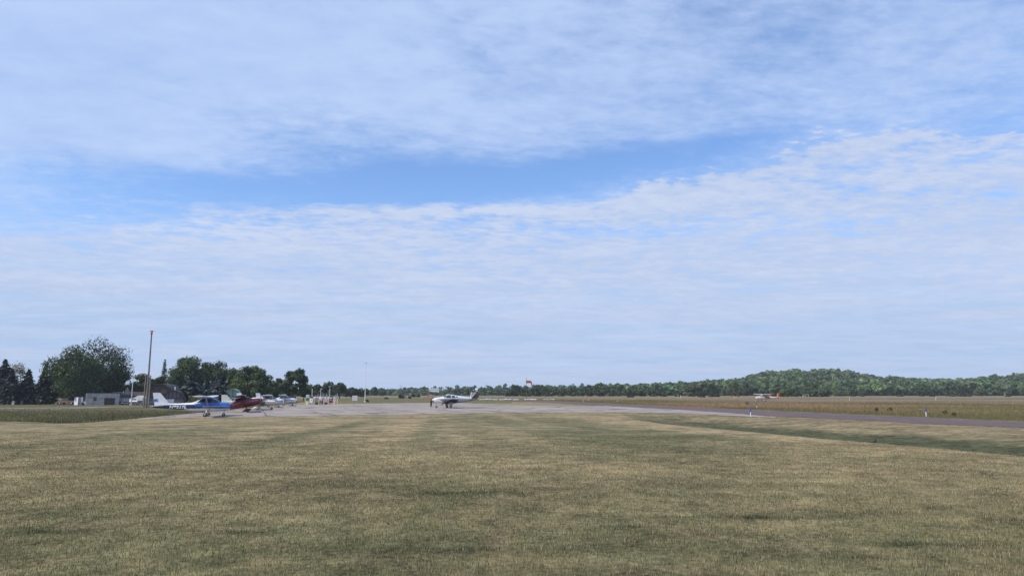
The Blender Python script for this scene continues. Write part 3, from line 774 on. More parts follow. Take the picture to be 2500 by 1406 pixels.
        link_mesh('weed', np_mesh('weed', V, F, LEAF, C), loc=p, label=lab, cat='plant', group='weeds in the meadow')
plant_near()

def forest(name, label, pts, hs, ws, seed, cols, n_leaf=130, leaf=0.95, var=7):
    """a far-off wood that reads as one mass: many crowns, one object"""
    rng = np.random.default_rng(seed); tmpl = []
    for k in range(var):
        V, F, C = crown_arrays(rng, 1.0, 1.0, n_leaf, 1.0 * leaf / 9.0, (1, 1, 1), lumps=11, squat=0.48); tmpl.append((V, F, C))
    VV, FF, CC = [], [], []; off = 0
    for (x, y), h, w in zip(pts, hs, ws):
        V, F, C = tmpl[rng.integers(var)]; a = rng.uniform(0, 6.28); ca, sa = math.cos(a), math.sin(a)
        W = np.stack([(V[:, 0] * ca - V[:, 1] * sa) * w + x, (V[:, 0] * sa + V[:, 1] * ca) * w + y, V[:, 2] * h + hz(x, y) - 0.04 * h], 1)
        c = np.array(cols[rng.integers(len(cols))]) * rng.uniform(0.65, 1.35) * (0.55 + 0.9 * float(fbm(x * .6, y, 0.02, 3, 41)))
        VV.append(W); FF.append(F + off); CC.append(C * c); off += len(V)
    me = np_mesh(name, np.concatenate(VV), np.concatenate(FF), LEAF, np.concatenate(CC))
    return link_mesh(name, me, kind='stuff', label=label, cat='forest')
def build_forests():
    rng = np.random.default_rng(3)
    pts, hs, ws = [], [], []
    y = 600.0
    while y < 965:
        step = 10.5 if y < 700 else 12.5
        for u in np.arange(1480, 2680, step * F_PX / y):
            uu = u + rng.uniform(-.5, .5) * step * F_PX / y; yy = y + rng.uniform(-5, 5)
            x = (uu - 1250) / F_PX * yy
            if yy > 690 and np.interp(uu, HILL_U, HILL_T) < 18: continue
            pts.append((x, yy)); hs.append(rng.uniform(7.5, 14.0)); ws.append(rng.uniform(8, 19))
        y += step
    cols = [G_MID, G_MID, G_LIGHT, G_DARK, G_OLIVE, (0.05, 0.08, 0.034)]
    forest('hill_forest', 'green broadleaf wood covering the ridge on the right behind the airfield', pts, hs, ws, 21, [tuple(c * 1.5 for c in q) for q in cols], 130, 0.95)
    pts, hs, ws = [], [], []
    for y, t0, t1 in ((760, 5.5, 8.0), (790, 6.5, 9), (830, 7.5, 10.5), (880, 8.5, 12), (940, 10, 13)):
        for u in np.arange(560, 1560, 10 * F_PX / y):
            uu = u + rng.uniform(-6, 6); x = (uu - 1250) / F_PX * y
            g = np.interp(uu, [560, 850, 960, 1100, 1230, 1560], [1.0, 0.9, 0.85, 1.0, 1.15, 1.2])
            hh = rng.uniform(t0, t1) * g
            if y < 810 and 1040 < uu < 1076: hh = min(hh, 4.3)
            if y < 810 and (1152 < uu < 1174 or 1076 <= uu < 1086): hh = min(hh, 5.0)
            pts.append((x, y + rng.uniform(-8, 8))); hs.append(hh); ws.append(rng.uniform(9, 15))
    forest('distant_treeline', 'low green treeline along the horizon in the middle of the photo', pts, hs, ws, 22, [tuple(c * 1.5 for c in q) for q in cols], 130, 0.95)
    pts, hs, ws = [], [], []
    for y in (330, 350):
        for u in np.arange(-80, 700, 7.5 * F_PX / y):
            uu = u + rng.uniform(-10, 10); pts.append(((uu - 1250) / F_PX * y, y + rng.uniform(-6, 6))); hs.append(rng.uniform(5, 8.5)); ws.append(rng.uniform(8, 12))
    forest('dark_woodland', 'dark wood closing the gaps behind the trees on the left', pts, hs, ws, 23, [G_DARK, G_DARK, G_MID], 150, 0.8)
build_forests()

# ================================================================ grass
def blades(name, label, X, Y, hgt, wid, col, rng, lean=0.45, z=None, tipcol=None):
    n = len(X); Z = terrain(X, Y) if z is None else z
    a = rng.uniform(0, 6.283, n); l = rng.uniform(0.1, 1.0, n) * lean
    d = np.stack([np.cos(a), np.sin(a)], 1)
    # blades stand roughly side-on to any direction: random facing
    b = rng.uniform(0, 6.283, n); s = np.stack([np.cos(b), np.sin(b)], 1) * (wid / 2)[:, None]
    base = np.stack([X, Y, Z - 0.005], 1)
    V = np.zeros((n, 5, 3)); mid = base.copy(); mid[:, :2] += d * (hgt * l * 0.35)[:, None]; mid[:, 2] += hgt * 0.6
    tip = base.copy(); tip[:, :2] += d * (hgt * l)[:, None]; tip[:, 2] += hgt * np.sqrt(np.maximum(0.2, 1 - 0.5 * l * l))
    s3 = np.concatenate([s, np.zeros((n, 1))], 1)
    V[:, 0] = base - s3; V[:, 1] = base + s3; V[:, 2] = mid + s3 * 0.8; V[:, 3] = mid - s3 * 0.8; V[:, 4] = tip
    q = np.arange(n)[:, None] * 5
    F = np.concatenate([q + np.array([[0, 1, 2]]), q + np.array([[0, 2, 3]]), q + np.array([[3, 2, 4]])], 1).reshape(-1, 3)
    C = np.repeat(col[:, None], 5, 1)
    if tipcol is not None: C[:, 4] = tipcol; C[:, 2:4] = C[:, 2:4] * 0.4 + tipcol[:, None] * 0.6
    me = np_mesh(name, V.reshape(-1, 3), F, tint_mat('grass_blades', 0.7, trans=0.25, spec=0.2), C.reshape(-1, 3))
    return link_mesh(name, me, kind='stuff', label=label, cat='grass')
def build_lawn():
    rng = np.random.default_rng(77)
    y0, y1, n = 5.6, 46.0, 400000
    u = rng.random(n); Y = y0 * (y1 / y0) ** (u ** 0.9)
    X = (rng.random(n) * 2 - 1) * (Y * 0.755 + 0.5)
    s = X - np.interp(Y, CREST_Y, CREST_X); ok = (s < 0.3) & (rng.random(n) > sstep(Y, 14, 46)); X, Y = X[ok], Y[ok]; n = len(X)
    c = cover(X, Y); far = Y / 7.0
    dry = rng.random(n)
    straw = np.array([0.335, 0.275, 0.180]); gr = np.array([0.085, 0.100, 0.042])
    dens = np.clip(c[:, 0] / 0.20, 0.12, 1.2)
    pick = (dry < 0.46 * dens)[:, None]
    col = np.where(pick, straw * rng.uniform(0.6, 1.35, (n, 1)), c * rng.uniform(0.55, 1.5, (n, 1)) + gr * 0.15)
    hgt = rng.uniform(0.018, 0.050, n) * (0.7 + 0.6 * fbm(X, Y, 1.1, 3, 31)) * (1 - 0.5 * sstep(Y, 12, 40))
    hgt = hgt * np.where(c[:, 0] < 0.07, 1.35, 1.0)
    blades('lawn_grass', 'short mown grass with dry straw tips in the foreground', X, Y, hgt, 0.0045 * np.clip(far, 1, 4.0) * rng.uniform(.7, 1.4, n), col, rng)
    # long grass in the swale on the left and along the taxiway
    n = 150000
    X = rng.uniform(-150, -33, n); Y = rng.uniform(58, 150, n); xl = -36 - (Y - 69) * 0.155
    edge = 59.5 + 3.2 * sstep(X, -38, -48) + 3.0 * sstep(X, -35.0, -31.0)
    ok = (X < xl - 1.2) & (Y > edge + 0.8) & (np.abs(X) < 1.0 * Y) & (rng.random(n) < np.clip(90 / Y, 0, 1) * (1 - 0.9 * sstep(Y, 100, 148))) & ~((X > -90) & (Y > 140) & (X < -60))
    X, Y = X[ok], Y[ok]; n = len(X); n1 = fbm(X, Y, 0.10, 3, 1)
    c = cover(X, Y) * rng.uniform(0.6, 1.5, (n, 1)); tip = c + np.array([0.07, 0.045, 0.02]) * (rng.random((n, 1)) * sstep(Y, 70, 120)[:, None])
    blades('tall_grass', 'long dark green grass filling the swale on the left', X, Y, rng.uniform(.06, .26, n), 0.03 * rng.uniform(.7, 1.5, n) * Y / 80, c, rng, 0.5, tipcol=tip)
    n = 120000
    t = rng.random(n); Y = 48 * (260 / 48) ** t
    xe = np.interp(Y, [40, 60, 85, 105, 133, 160, 200, 236, 268], [57, 44.6, 39.3, 36.6, 30.5, 25.5, 18, 11, 3.2])
    X = xe + 0.6 + rng.random(n) ** 1.6 * (6 + Y * 0.55)
    ok = (X < 0.8 * Y) & ~((Y > 195) & (X > 50)); X, Y = X[ok], Y[ok]; n = len(X)
    c = cover(X, Y) * rng.uniform(0.8, 1.6, (n, 1)); off = X - np.interp(Y, [40, 60, 85, 105, 133, 160, 200, 236, 268], [57, 44.6, 39.3, 36.6, 30.5, 25.5, 18, 11, 3.2])
    tip = c + np.array([0.085, 0.062, 0.045]) * (rng.random((n, 1)) * sstep(off, 2, 10)[:, None])
    blades('meadow_grass', 'tall meadow grass with brown seed heads beyond the taxiway', X, Y, rng.uniform(.06, .30, n) * (0.3 + 0.7 * sstep(off, 0.5, 3.5)), 0.03 * rng.uniform(.7, 1.5, n) * Y / 70, c, rng, 0.5, tipcol=tip)
build_lawn()

# ================================================================ aircraft
RUBBER = mat('tyre_rubber', (0.018, 0.018, 0.019), 0.8, vary=0.3)
METAL = mat('bare_metal', (0.42, 0.43, 0.45), 0.4, 0.7)
DARKM = mat('dark_metal', (0.03, 0.03, 0.034), 0.5, 0.3)
WHITEP = mat('white_paint', (0.74, 0.75, 0.76), 0.3, vary=0.05, coat=0.3)
GREYP = mat('grey_paint', (0.36, 0.37, 0.39), 0.45, vary=0.1)
GLASS = glass('aircraft_window', (0.05, 0.07, 0.075), 0.06)
PALEGLASS = glass('pale_window', (0.20, 0.22, 0.225), 0.1)
def paint(n, c): return mat(n, c, 0.28, vary=0.05, coat=0.4)

def sec_interp(secs, x):
    for a, b in zip(secs[:-1], secs[1:]):
        if a[0] <= x <= b[0]:
            t = (x - a[0]) / (b[0] - a[0]); return [lerp(p, q, t) for p, q in zip(a, b)]
    return list(secs[0] if x < secs[0][0] else secs[-1])
def ring(s, n=32, even=False):
    x, zb, zt, hw, e = s; zc, hh = (zb + zt) / 2, (zt - zb) / 2; pts = []
    if even:                                   # points spread evenly round the section
        t = np.linspace(0, 2 * np.pi, 721); c, d = np.cos(t), np.sin(t)
        yy = hw * np.sign(c) * np.abs(c) ** (2 / e); zz = zc + hh * np.sign(d) * np.abs(d) ** (2 / e)
        L = np.concatenate([[0], np.cumsum(np.hypot(np.diff(yy), np.diff(zz)))]); q = np.linspace(0, L[-1], n, endpoint=False)
        return [(x, float(a), float(b)) for a, b in zip(np.interp(q, L, yy), np.interp(q, L, zz))]
    for i in range(n):
        t = 2 * math.pi * i / n; c, d = math.cos(t), math.sin(t)
        pts.append((x, hw * math.copysign(abs(c) ** (2 / e), c), zc + hh * math.copysign(abs(d) ** (2 / e), d)))
    return pts
def side_y(secs, x, z):
    _, zb, zt, hw, e = sec_interp(secs, x); q = min(1, abs((z - (zb + zt) / 2) / ((zt - zb) / 2)))
    return hw * max(0.0, 1 - q ** e) ** (1 / e)
def fuselage(secs, mats, pf, parent, step=0.055):
    xs = []; x = secs[0][0]
    while x < secs[-1][0]: xs.append(x); x += step
    xs.append(secs[-1][0])
    mb = MB(); mb.loft([ring(sec_interp(secs, x), 84, True) for x in xs], mf=lambda c: pf(c.x, c.z))
    return mb.build('fuselage', mats, parent)
def side_patch(name, secs, poly, m, parent, sides=(-1, 1), off=0.012):
    """window or stripe lying on the side of the fuselage"""
    for sd_ in sides:
        xs = [p[0] for p in poly]; bm = bmesh.new()
        bm.faces.new([bm.verts.new((x, 0, z)) for x, z in poly])
        for ax, lo, hi in ((0, min(xs), max(xs)), (2, min(p[1] for p in poly), max(p[1] for p in poly))):
            k = lo + 0.11
            while k < hi:
                co = (k, 0, 0) if ax == 0 else (0, 0, k); no = (1, 0, 0) if ax == 0 else (0, 0, 1)
                bmesh.ops.bisect_plane(bm, geom=bm.verts[:] + bm.edges[:] + bm.faces[:], plane_co=co, plane_no=no); k += 0.11
        for v in bm.verts: v.co.y = sd_ * (side_y(secs, v.co.x, v.co.z) + off)
        bmesh.ops.recalc_face_normals(bm, faces=bm.faces)
        for f in bm.faces:
            if f.normal.y * sd_ < 0: f.normal_flip()
        me = bpy.data.meshes.new(name); bm.to_mesh(me); bm.free(); me.materials.append(m); link_mesh(name, me, parent)
def foil(mb, p_root, p_tip, c_root, c_tip, th, mi=0, n=7, mf=None):
    """lifting surface between two leading-edge points; chord runs aft (-x)"""
    def prof(p, c, t):
        up = []; lo = []
        d = Vector(p_tip) - Vector(p_root); d.x = 0; d.normalize(); nrm = Vector((0, -d.z, d.y))
        if abs(d.z) < 0.9 and nrm.z < 0: nrm = -nrm
        for i in range(n + 1):
            s = i / n; y = 5 * t * (0.2969 * math.sqrt(s) - 0.126 * s - 0.3516 * s * s + 0.2843 * s ** 3 - 0.1 * s ** 4)
            q = Vector(p) + Vector((-s * c, 0, 0)); up.append(q + nrm * y * c); lo.append(q - nrm * y * c * 0.75)
        return up + lo[-2:0:-1]
    k = 8
    rings = []
    for i in range(k + 1):
        s = i / k; rings.append(prof(Vector(p_root).lerp(Vector(p_tip), s), lerp(c_root, c_tip, s), th))
    mb.loft(rings, mi=mi, mf=mf); return mb
def wheel(parent, c, r, w=0.14, rim=METAL):
    e = MB().lathe([(r * 0.62, -w / 2), (r * 0.93, -w / 2), (r, -w * 0.28), (r, w * 0.28), (r * 0.93, w / 2), (r * 0.62, w / 2)], 'y', c, 20).build('wheel', RUBBER, parent)
    MB().lathe([(0.02, -w * 0.56), (r * 0.5, -w * 0.56), (r * 0.62, -w * 0.42), (r * 0.62, w * 0.42), (r * 0.5, w * 0.56), (0.02, w * 0.56)], 'y', c, 16).build('rim', rim, e)
    return e
def pant(parent, c, r, m, L=0.55):
    mb = MB(); rs = []
    for t in np.linspace(0, 1, 9):
        x = lerp(L, -L, t); q = math.sin(math.pi * min(1, t * 0.9 + 0.06)) ** 0.6
        rs.append(ring((c[0] + x - 0.1, c[2] - r * 0.45 * q, c[2] + r * 0.95 * q, 0.14 * q + 0.01, 2.2), 14))
    rs = [[(p[0], p[1] + c[1], p[2]) for p in r_] for r_ in rs]
    return mb.loft(rs).build('wheel_fairing', m, parent)
def propeller(parent, c, r, ang, hub, sp_len, sp_r, spm, tip=None):
    """two-bladed propeller standing still, with its spinner; c is the cowl face centre, forward is +x"""
    e = MB(); 
    for s in (0, math.pi):
        a = ang + s; d = Vector((0, math.cos(a), math.sin(a))); q = Vector((0, -math.sin(a), math.cos(a)))
        rs = []
        for t, w, tw in ((0.08, .05, .9), (0.3, .085, .6), (0.65, .075, .35), (1.0, .035, .25)):
            p = Vector(c) + Vector((0.09, 0, 0)) + d * (r * t); u = (q * math.cos(tw) + Vector((1, 0, 0)) * math.sin(tw)) * w; v = Vector((1, 0, 0)) * 0.014
            rs.append([p - u, p + v, p + u, p - v])
        e.loft(rs, smooth=False)
    o = e.build('propeller', hub, parent)
    MB().lathe([(sp_r, 0.02), (sp_r * 0.92, sp_len * 0.35), (sp_r * 0.6, sp_len * 0.72), (sp_r * 0.2, sp_len * 0.95), (0.02, sp_len)], 'x', c, 16).build('spinner', spm, o)
    return o
def lettering(name, body, m, parent, loc, rot, size, width=None, bold=0.015, shear=0.0, font_space=1.0):
    cu = bpy.data.curves.new(name, 'FONT'); cu.body = body; cu.size = size; cu.extrude = 0.004; cu.offset = bold; cu.shear = shear; cu.space_character = font_space
    o = bpy.data.objects.new(name, cu); COL.objects.link(o)
    dg = bpy.context.evaluated_depsgraph_get(); me = bpy.data.meshes.new_from_object(o.evaluated_get(dg))
    bpy.data.objects.remove(o); bpy.data.curves.remove(cu)
    me.name = name; me.materials.clear(); me.materials.append(m)
    if width:
        xs = [v.co.x for v in me.vertices]; k = width / (max(xs) - min(xs))
        for v in me.vertices: v.co.x *= k
    t = link_mesh(name, me, parent, loc); t.rotation_euler = rot
    return t

def side_lettering(body, m, parent, secs, x0, z0, size, width, side, bold=0.015, shear=0.0, rise=0.0):
    t = lettering('registration', body, m, parent, (0, 0, 0), (0, 0, 0), size, width, bold, shear)
    for v in t.data.vertices:
        x = x0 + (v.co.x if side < 0 else -v.co.x); z = z0 + v.co.y + rise * v.co.x
        v.co = (x, side * (side_y(secs, x, z) + 0.034 + (0.004 if v.co.z > 0 else 0)), z)
    return t
def high_wing(name, label, pos, rz, mats, pf, wing_m, fin_m, rud_m, P=None, group=None, pitch=0.0, win=GLASS, gear='tri', fair=None, fin='swept', stab_z=1.12, spin=WHITEP, wing_tip=None, prop_ang=1.1, z0=0.0, strut_m=GREYP):
    """braced high-wing light aircraft, nose along +x, main wheels at the origin"""
    root = empty(name, pos, rz, label=label, cat='aircraft', group=group)
    root.rotation_euler = (0, -pitch, rz); root.location.z += z0
    S = [(-5.2, 0.98, 1.10, 0.05, 2.2), (-4.8, 0.88, 1.16, 0.11, 2.3), (-3.6, 0.79, 1.30, 0.26, 2.5), (-2.4, 0.69, 1.38, 0.40, 2.8), (-1.45, 0.58, 1.44, 0.50, 3.2),
         (-0.85, 0.55, 1.70, 0.53, 3.4), (-0.55, 0.54, 1.86, 0.54, 3.6), (0.55, 0.53, 1.90, 0.54, 3.6), (0.72, 0.53, 1.86, 0.53, 3.4), (1.28, 0.54, 1.49, 0.50, 3.0), (1.6, 0.56, 1.46, 0.47, 2.8), (2.05, 0.60, 1.42, 0.42, 2.6), (2.24, 0.68, 1.36, 0.34, 2.4), (2.28, 0.78, 1.28, 0.24, 2.2)]
    fu = fuselage(S, mats, pf, root)
    # glazing
    side_patch('windshield', S, [(0.70, 1.80), (1.23, 1.50), (0.86, 1.44), (0.66, 1.46), (0.62, 1.76)], win, root)
    side_patch('side_window', S, [(0.56, 1.78), (0.58, 1.44), (-0.02, 1.43), (-0.02, 1.78)], win, root)
    side_patch('side_window', S, [(-0.12, 1.77), (-0.12, 1.43), (-0.62, 1.42), (-0.98, 1.46), (-0.60, 1.74)], win, root)
    side_patch('rear_window', S, [(-0.74, 1.715), (-1.03, 1.505), (-1.33, 1.435), (-1.15, 1.54)], PALEGLASS, root)
    # front screen across the top of the cowling
    mb = MB(); a = []
    for x in (1.27, 1.05, 0.76):
        s = sec_interp(S, x); a.append([(x + 0.015, y * s[3], s[2] + 0.012 - 0.20 * abs(y) ** 3 * (1 if abs(y) > .5 else .3)) for y in (-0.86, -0.45, 0, 0.45, 0.86)])
    mb.add([p for r_ in a for p in r_], [(k * 5 + i, k * 5 + i + 1, k * 5 + 6 + i, k * 5 + 5 + i) for k in range(2) for i in range(4)], 0, True)
    mb.build('front_screen', win, root, fix=False)
    # wings with dihedral; each half a part
    for s in (-1, 1):
        mb = MB(); foil(mb, (0.60, s * 0.10, 1.96), (0.60, s * 2.6, 2.03), 1.63, 1.63, 0.125, n=9); foil(mb, (0.60, s * 2.601, 2.03), (0.42, s * 5.45, 2.12), 1.63, 1.10, 0.12, n=9)
        w = mb.build('wing', wing_m, root)
        if wing_tip: foil(MB(), (0.425, s * 5.451, 2.12), (0.30, s * 5.62, 2.14), 1.10, 0.80, 0.10, n=9).build('wing_tip', wing_tip, w)
        MB().tube((0.28, s * 0.52, 0.74), (0.22, s * 2.55, 1.96), 0.055, 0.045, 8).build('wing_strut', strut_m, root)
    # tail
    F = {'swept': [(-3.72, 1.30), (-2.75, 1.36), (-3.72, 1.42), (-4.60, 2.45), (-5.02, 2.46), (-4.72, 1.12)], 'straight': [(-3.5, 1.30), (-4.25, 1.40), (-4.45, 2.30), (-4.62, 2.44), (-4.80, 2.46), (-4.78, 1.12)]}[fin]
    MB().prism(F, 'y', -0.035, 0.035).build('fin', fin_m, root)
    Rd = {'swept': [(-5.025, 2.46), (-5.30, 2.44), (-5.16, 1.75), (-5.02, 1.05), (-4.725, 1.10)], 'straight': [(-4.805, 2.46), (-5.05, 2.44), (-5.18, 2.2), (-5.20, 1.05), (-4.785, 1.10)]}[fin]
    rd = MB().prism(Rd, 'y', -0.028, 0.028).build('rudder', rud_m, root)
    for s in (-1, 1):
        foil(MB(), (-4.05, s * 0.06, stab_z), (-4.35, s * 1.70, stab_z + 0.02), 1.02, 0.72, 0.09).build('stabilizer', wing_m, root)
    # landing gear
    mains = [(0.0, s * 1.12, 0.20) for s in (-1, 1)]
    for s, c in zip((-1, 1), mains):
        if pitch: c = (0.55, s * 1.0, 0.10); 
        MB().path([(0.05 + (0.35 if pitch else 0), s * 0.42, 0.60), (0.03 + (0.45 if pitch else 0), s * 0.85, 0.36 - (0.08 if pitch else 0)), (c[0], s * (abs(c[1]) - 0.09), c[2] + 0.02)], [0.06, 0.05, 0.04], 8).build('gear_leg', fair or WHITEP, root)
        wheel(root, c, 0.20)
        if fair: pant(root, c, 0.24, fair)
    if gear == 'tri':
        MB().path([(1.72, 0, 0.62), (1.68, 0, 0.2)], [0.045, 0.035], 8).build('nose_strut', METAL, root); wheel(root, (1.67, 0, 0.17), 0.17, 0.13)
    else:
        MB().path([(-4.7, 0, 0.9), (-5.0, 0, 0.72)], [0.03, 0.025], 6).build('tail_spring', METAL, root); wheel(root, (-5.0, 0, 0.66), 0.10, 0.08)
    propeller(root, (2.28, 0, 1.08), 0.95, prop_ang, DARKM if spin is not WHITEP else METAL, 0.34, 0.19, spin)
    MB().tube((-0.55, 0.12, 1.93), (-0.72, 0.12, 2.34), 0.012, 0.006, 6).build('antenna', DARKM, root)
    return root, S

# --- blue and white one, nearest
BLUE, NAVY = paint('bright_blue_paint', (0.022, 0.135, 0.50)), paint('navy_paint', (0.010, 0.020, 0.085))
def pf_blue(x, z):
    if x < -1.15:
        up = 1.23 - 0.03 * max(0, -x - 3.5); lo = 0.82 if x > -1.6 else 0.82 - 0.13 * (-1.6 - x)
        return 2 if lo < z < up else 0
    if z > 1.045: return 1 if (z < 1.52 or x < 0.75) and (x > -0.55 or z < 1.40 - 0.2 * max(0, -x - .55)) else 0
    up = lerp(1.21, 1.00, min(1, (x + 1.15) / 0.9))
    if x < -0.4 and z > up: return 1
    return 2 if 0.84 < z < up else 0
fin_blue = paint('white_fin_paint', (0.72, 0.74, 0.74))
p = spot(504, 76.2)
def slot(u, Y): q = spot(u, Y); q.z = hz(q.x, q.y) + 0.012; return q
blue_plane, SB = high_wing('light_aircraft', 'blue and white high-wing aircraft marked N8217L, nearest of the parked row', slot(504, 76.2), R(14.5), [WHITEP, BLUE, NAVY], pf_blue, WHITEP, fin_blue, fin_blue, group='light aircraft parked on the apron', spin=paint('spinner_blue', (0.015, 0.04, 0.16)), win=clear_glass('pale_cabin_glass', (0.6, 0.62, 0.62), 0.75), prop_ang=0.35)
side_lettering('N8217L', WHITEP, blue_plane, SB, -3.62, 0.86, 0.42, 1.74, -1, 0.020, 0.12, -0.014)
MB().box((-4.98, -0.047, 1.62), (0.50, 0.012, 0.12)).box((-5.06, -0.047, 1.76), (0.42, 0.012, 0.09)).build('tail_stripe', paint('tail_blue', (0.03, 0.16, 0.42)), blue_plane)
MB().prism([(-5.10, 1.66), (-4.84, 1.83), (-4.74, 1.83), (-5.0, 1.66)], 'y', -0.056, -0.043).build('tail_emblem', paint('tail_navy', (0.012, 0.05, 0.16)), blue_plane)

# --- maroon tail-dragger
MAROON, DMAROON = paint('maroon_paint', (0.14, 0.010, 0.022)), paint('dark_maroon_paint', (0.065, 0.008, 0.016))
PINKL = paint('pale_stripe_paint', (0.42, 0.25, 0.25))
def pf_maroon(x, z): return 1 if 1.145 < z < 1.18 and x < 2.0 else 0
maroon_plane, SM = high_wing('light_aircraft', 'maroon tail-dragger with raised nose, parked just behind the blue aircraft', slot(594, 94.5), R(19), [MAROON, PINKL], pf_maroon, DMAROON, MAROON, MAROON, group='light aircraft parked on the apron', pitch=R(10.5), gear='tail', fair=MAROON, spin=DMAROON, win=clear_glass(), wing_tip=None, z0=0.02, strut_m=DMAROON)

# --- red and white one with a cruciform-looking tail, and the white and blue one farthest back
REDP = paint('red_paint', (0.28, 0.018, 0.022)); STEELB = paint('slate_stripe_paint', (0.09, 0.08, 0.12)); LBLUE = paint('blue_stripe_paint', (0.06, 0.14, 0.42)); BWHITE = paint('cool_white_paint', (0.70, 0.74, 0.80))
def pf_red(x, z): return 1 if (z > 1.45 and x < 0.1) else (2 if 0.93 < z < 1.06 else 0)
red_plane, SR = high_wing('light_aircraft', 'white high-wing aircraft with red cabin roof, parked behind the cream low-wing one', slot(655, 126), R(20), [BWHITE, REDP, STEELB], pf_red, BWHITE, BWHITE, BWHITE, group='light aircraft parked on the apron', stab_z=1.92, prop_ang=0.6)
def pf_lb(x, z): return 1 if (1.02 < z < 1.13 and x < 2.0) else (2 if (0.9 < z < 1.01 and x < 0.6) else 0)
lb_plane, SL = high_wing('light_aircraft', 'white high-wing aircraft with blue side stripe, farthest of the parked row', slot(692, 143), R(17), [BWHITE, LBLUE, STEELB], pf_lb, BWHITE, BWHITE, BWHITE, group='light aircraft parked on the apron', prop_ang=1.5)

# --- orange and white one taxiing far out on the runway
ORANGE, CREAMW = paint('orange_paint', (0.55, 0.085, 0.012)), paint('cream_white_paint', (0.70, 0.66, 0.58))
def pf_or(x, z): return 1 if (-1.9 < x < -0.35 and z > 0.95) or (0.8 < z < 0.9) else 0
or_plane, SO = high_wing('light_aircraft', 'orange and white high-wing aircraft taxiing alone far out in the field', spot(1864, 216, 0.02), R(188), [CREAMW, ORANGE], pf_or, CREAMW, ORANGE, ORANGE, fin='straight', wing_tip=ORANGE, prop_ang=0.9)
MB().prism([(-4.50, 1.45), (-4.50, 2.25), (-4.60, 2.3), (-4.66, 1.45)], 'y', -0.045, 0.045).build('fin_panel', CREAMW, or_plane)

# --- low-wing aircraft
def low_wing(name, label, pos, rz, S, mats, pf, wing_m, P, group=None):
    root = empty(name, pos, rz, label=label, cat='aircraft', group=group)
    fuselage(S, mats, pf, root)
    for poly, nm, gm in P['windows']: side_patch(nm, S, poly, gm, root)
    x0, x1 = P['screen']; a = []
    for x in (x0, (x0 + x1) / 2, x1):
        s = sec_interp(S, x); a.append([(x + 0.012, y * s[3], s[2] + 0.012 - 0.16 * abs(y) ** 3) for y in (-0.8, -0.4, 0, 0.4, 0.8)])
    MB().add([p for r_ in a for p in r_], [(k * 5 + i, k * 5 + i + 1, k * 5 + 6 + i, k * 5 + 5 + i) for k in range(2) for i in range(4)], 0, True).build('windshield', GLASS, root, fix=False)
    lx, zr, half, cr, ct, dih, sweep = P['wing']
    for s in (-1, 1):
        w = foil(MB(), (lx, s * 0.15, zr), (lx - sweep, s * half, zr + half * dih), cr, ct, 0.14, n=9).build('wing', wing_m, root)
    g = P['gear']; gx, gy, gr = g['main']
    for s in (-1, 1):
        MB().path([(gx, s * gy, zr + gy * dih), (gx, s * gy, gr)], [0.06, 0.045], 8).build('gear_leg', g.get('mat', METAL), root); wheel(root, (gx, s * (gy + 0.09), gr), gr, 0.16)
        if g.get('door'): MB().prism([(gx + 0.40, zr + 0.10), (gx - 0.38, zr + 0.12), (gx - 0.20, gr + 0.12), (gx + 0.26, gr + 0.10)], 'y', s * (gy + 0.20), s * (gy + 0.22)).build('gear_door', g['door'], root)
        if g.get('pant'): pant(root, (gx, s * (gy + 0.09), gr), 0.26, g['pant'])
    nx, nr = g['nose']; MB().path([(nx + 0.06, 0, P['cowl_z']), (nx, 0, nr)], [0.05, 0.04], 8).build('nose_strut', METAL, root); wheel(root, (nx, 0, nr), nr, 0.14)
    propeller(root, P['prop'], P['prop_r'], P['prop_ang'], P.get('prop_m', DARKM), P['spin'][0], P['spin'][1], P['spin'][2])
    return root
WHITE2 = paint('gloss_white_paint', (0.76, 0.78, 0.78)); BEIGE = paint('beige_paint', (0.27, 0.225, 0.20)); SREDL = paint('crimson_stripe_paint', (0.30, 0.05, 0.06)); BROWNW = mat('dark_brown_wing', (0.040, 0.031, 0.028), 0.6, vary=0.2, spec=0.2); TAIL_SHADE = paint('shaded_tail', (0.17, 0.15, 0.135))
SV = [(-5.25, 1.40, 1.50, 0.03, 2.1), (-4.6, 1.28, 1.60, 0.12, 2.2), (-3.9, 1.16, 1.70, 0.20, 2.3), (-2.6, 0.95, 1.85, 0.36, 2.5), (-1.5, 0.80, 2.00, 0.48, 2.7), (-0.6, 0.72, 2.14, 0.54, 2.8), (0.1, 0.70, 2.24, 0.55, 2.8), (0.45, 0.70, 2.20, 0.55, 2.8), (1.0, 0.71, 1.84, 0.54, 2.8), (1.6, 0.75, 1.76, 0.50, 2.7), (2.2, 0.84, 1.70, 0.44, 2.5), (2.45, 0.95, 1.64, 0.36, 2.3), (2.52, 1.08, 1.56, 0.26, 2.2)]
def pf_v(x, z):
    if 1.435 < z < 1.475 and x < 1.9: return 2
    if x > 1.45 and x < 2.15 and 1.475 > z > 1.475 - (2.15 - x) * 0.18: return 2
    if z < 1.43 and x < 1.1 + (z - 1.0) * 1.6: return 1
    return 0
VG = clear_glass('green_cabin_glass', (0.42, 0.62, 0.55), 0.5)
vt_pos = slot(1096, 121)
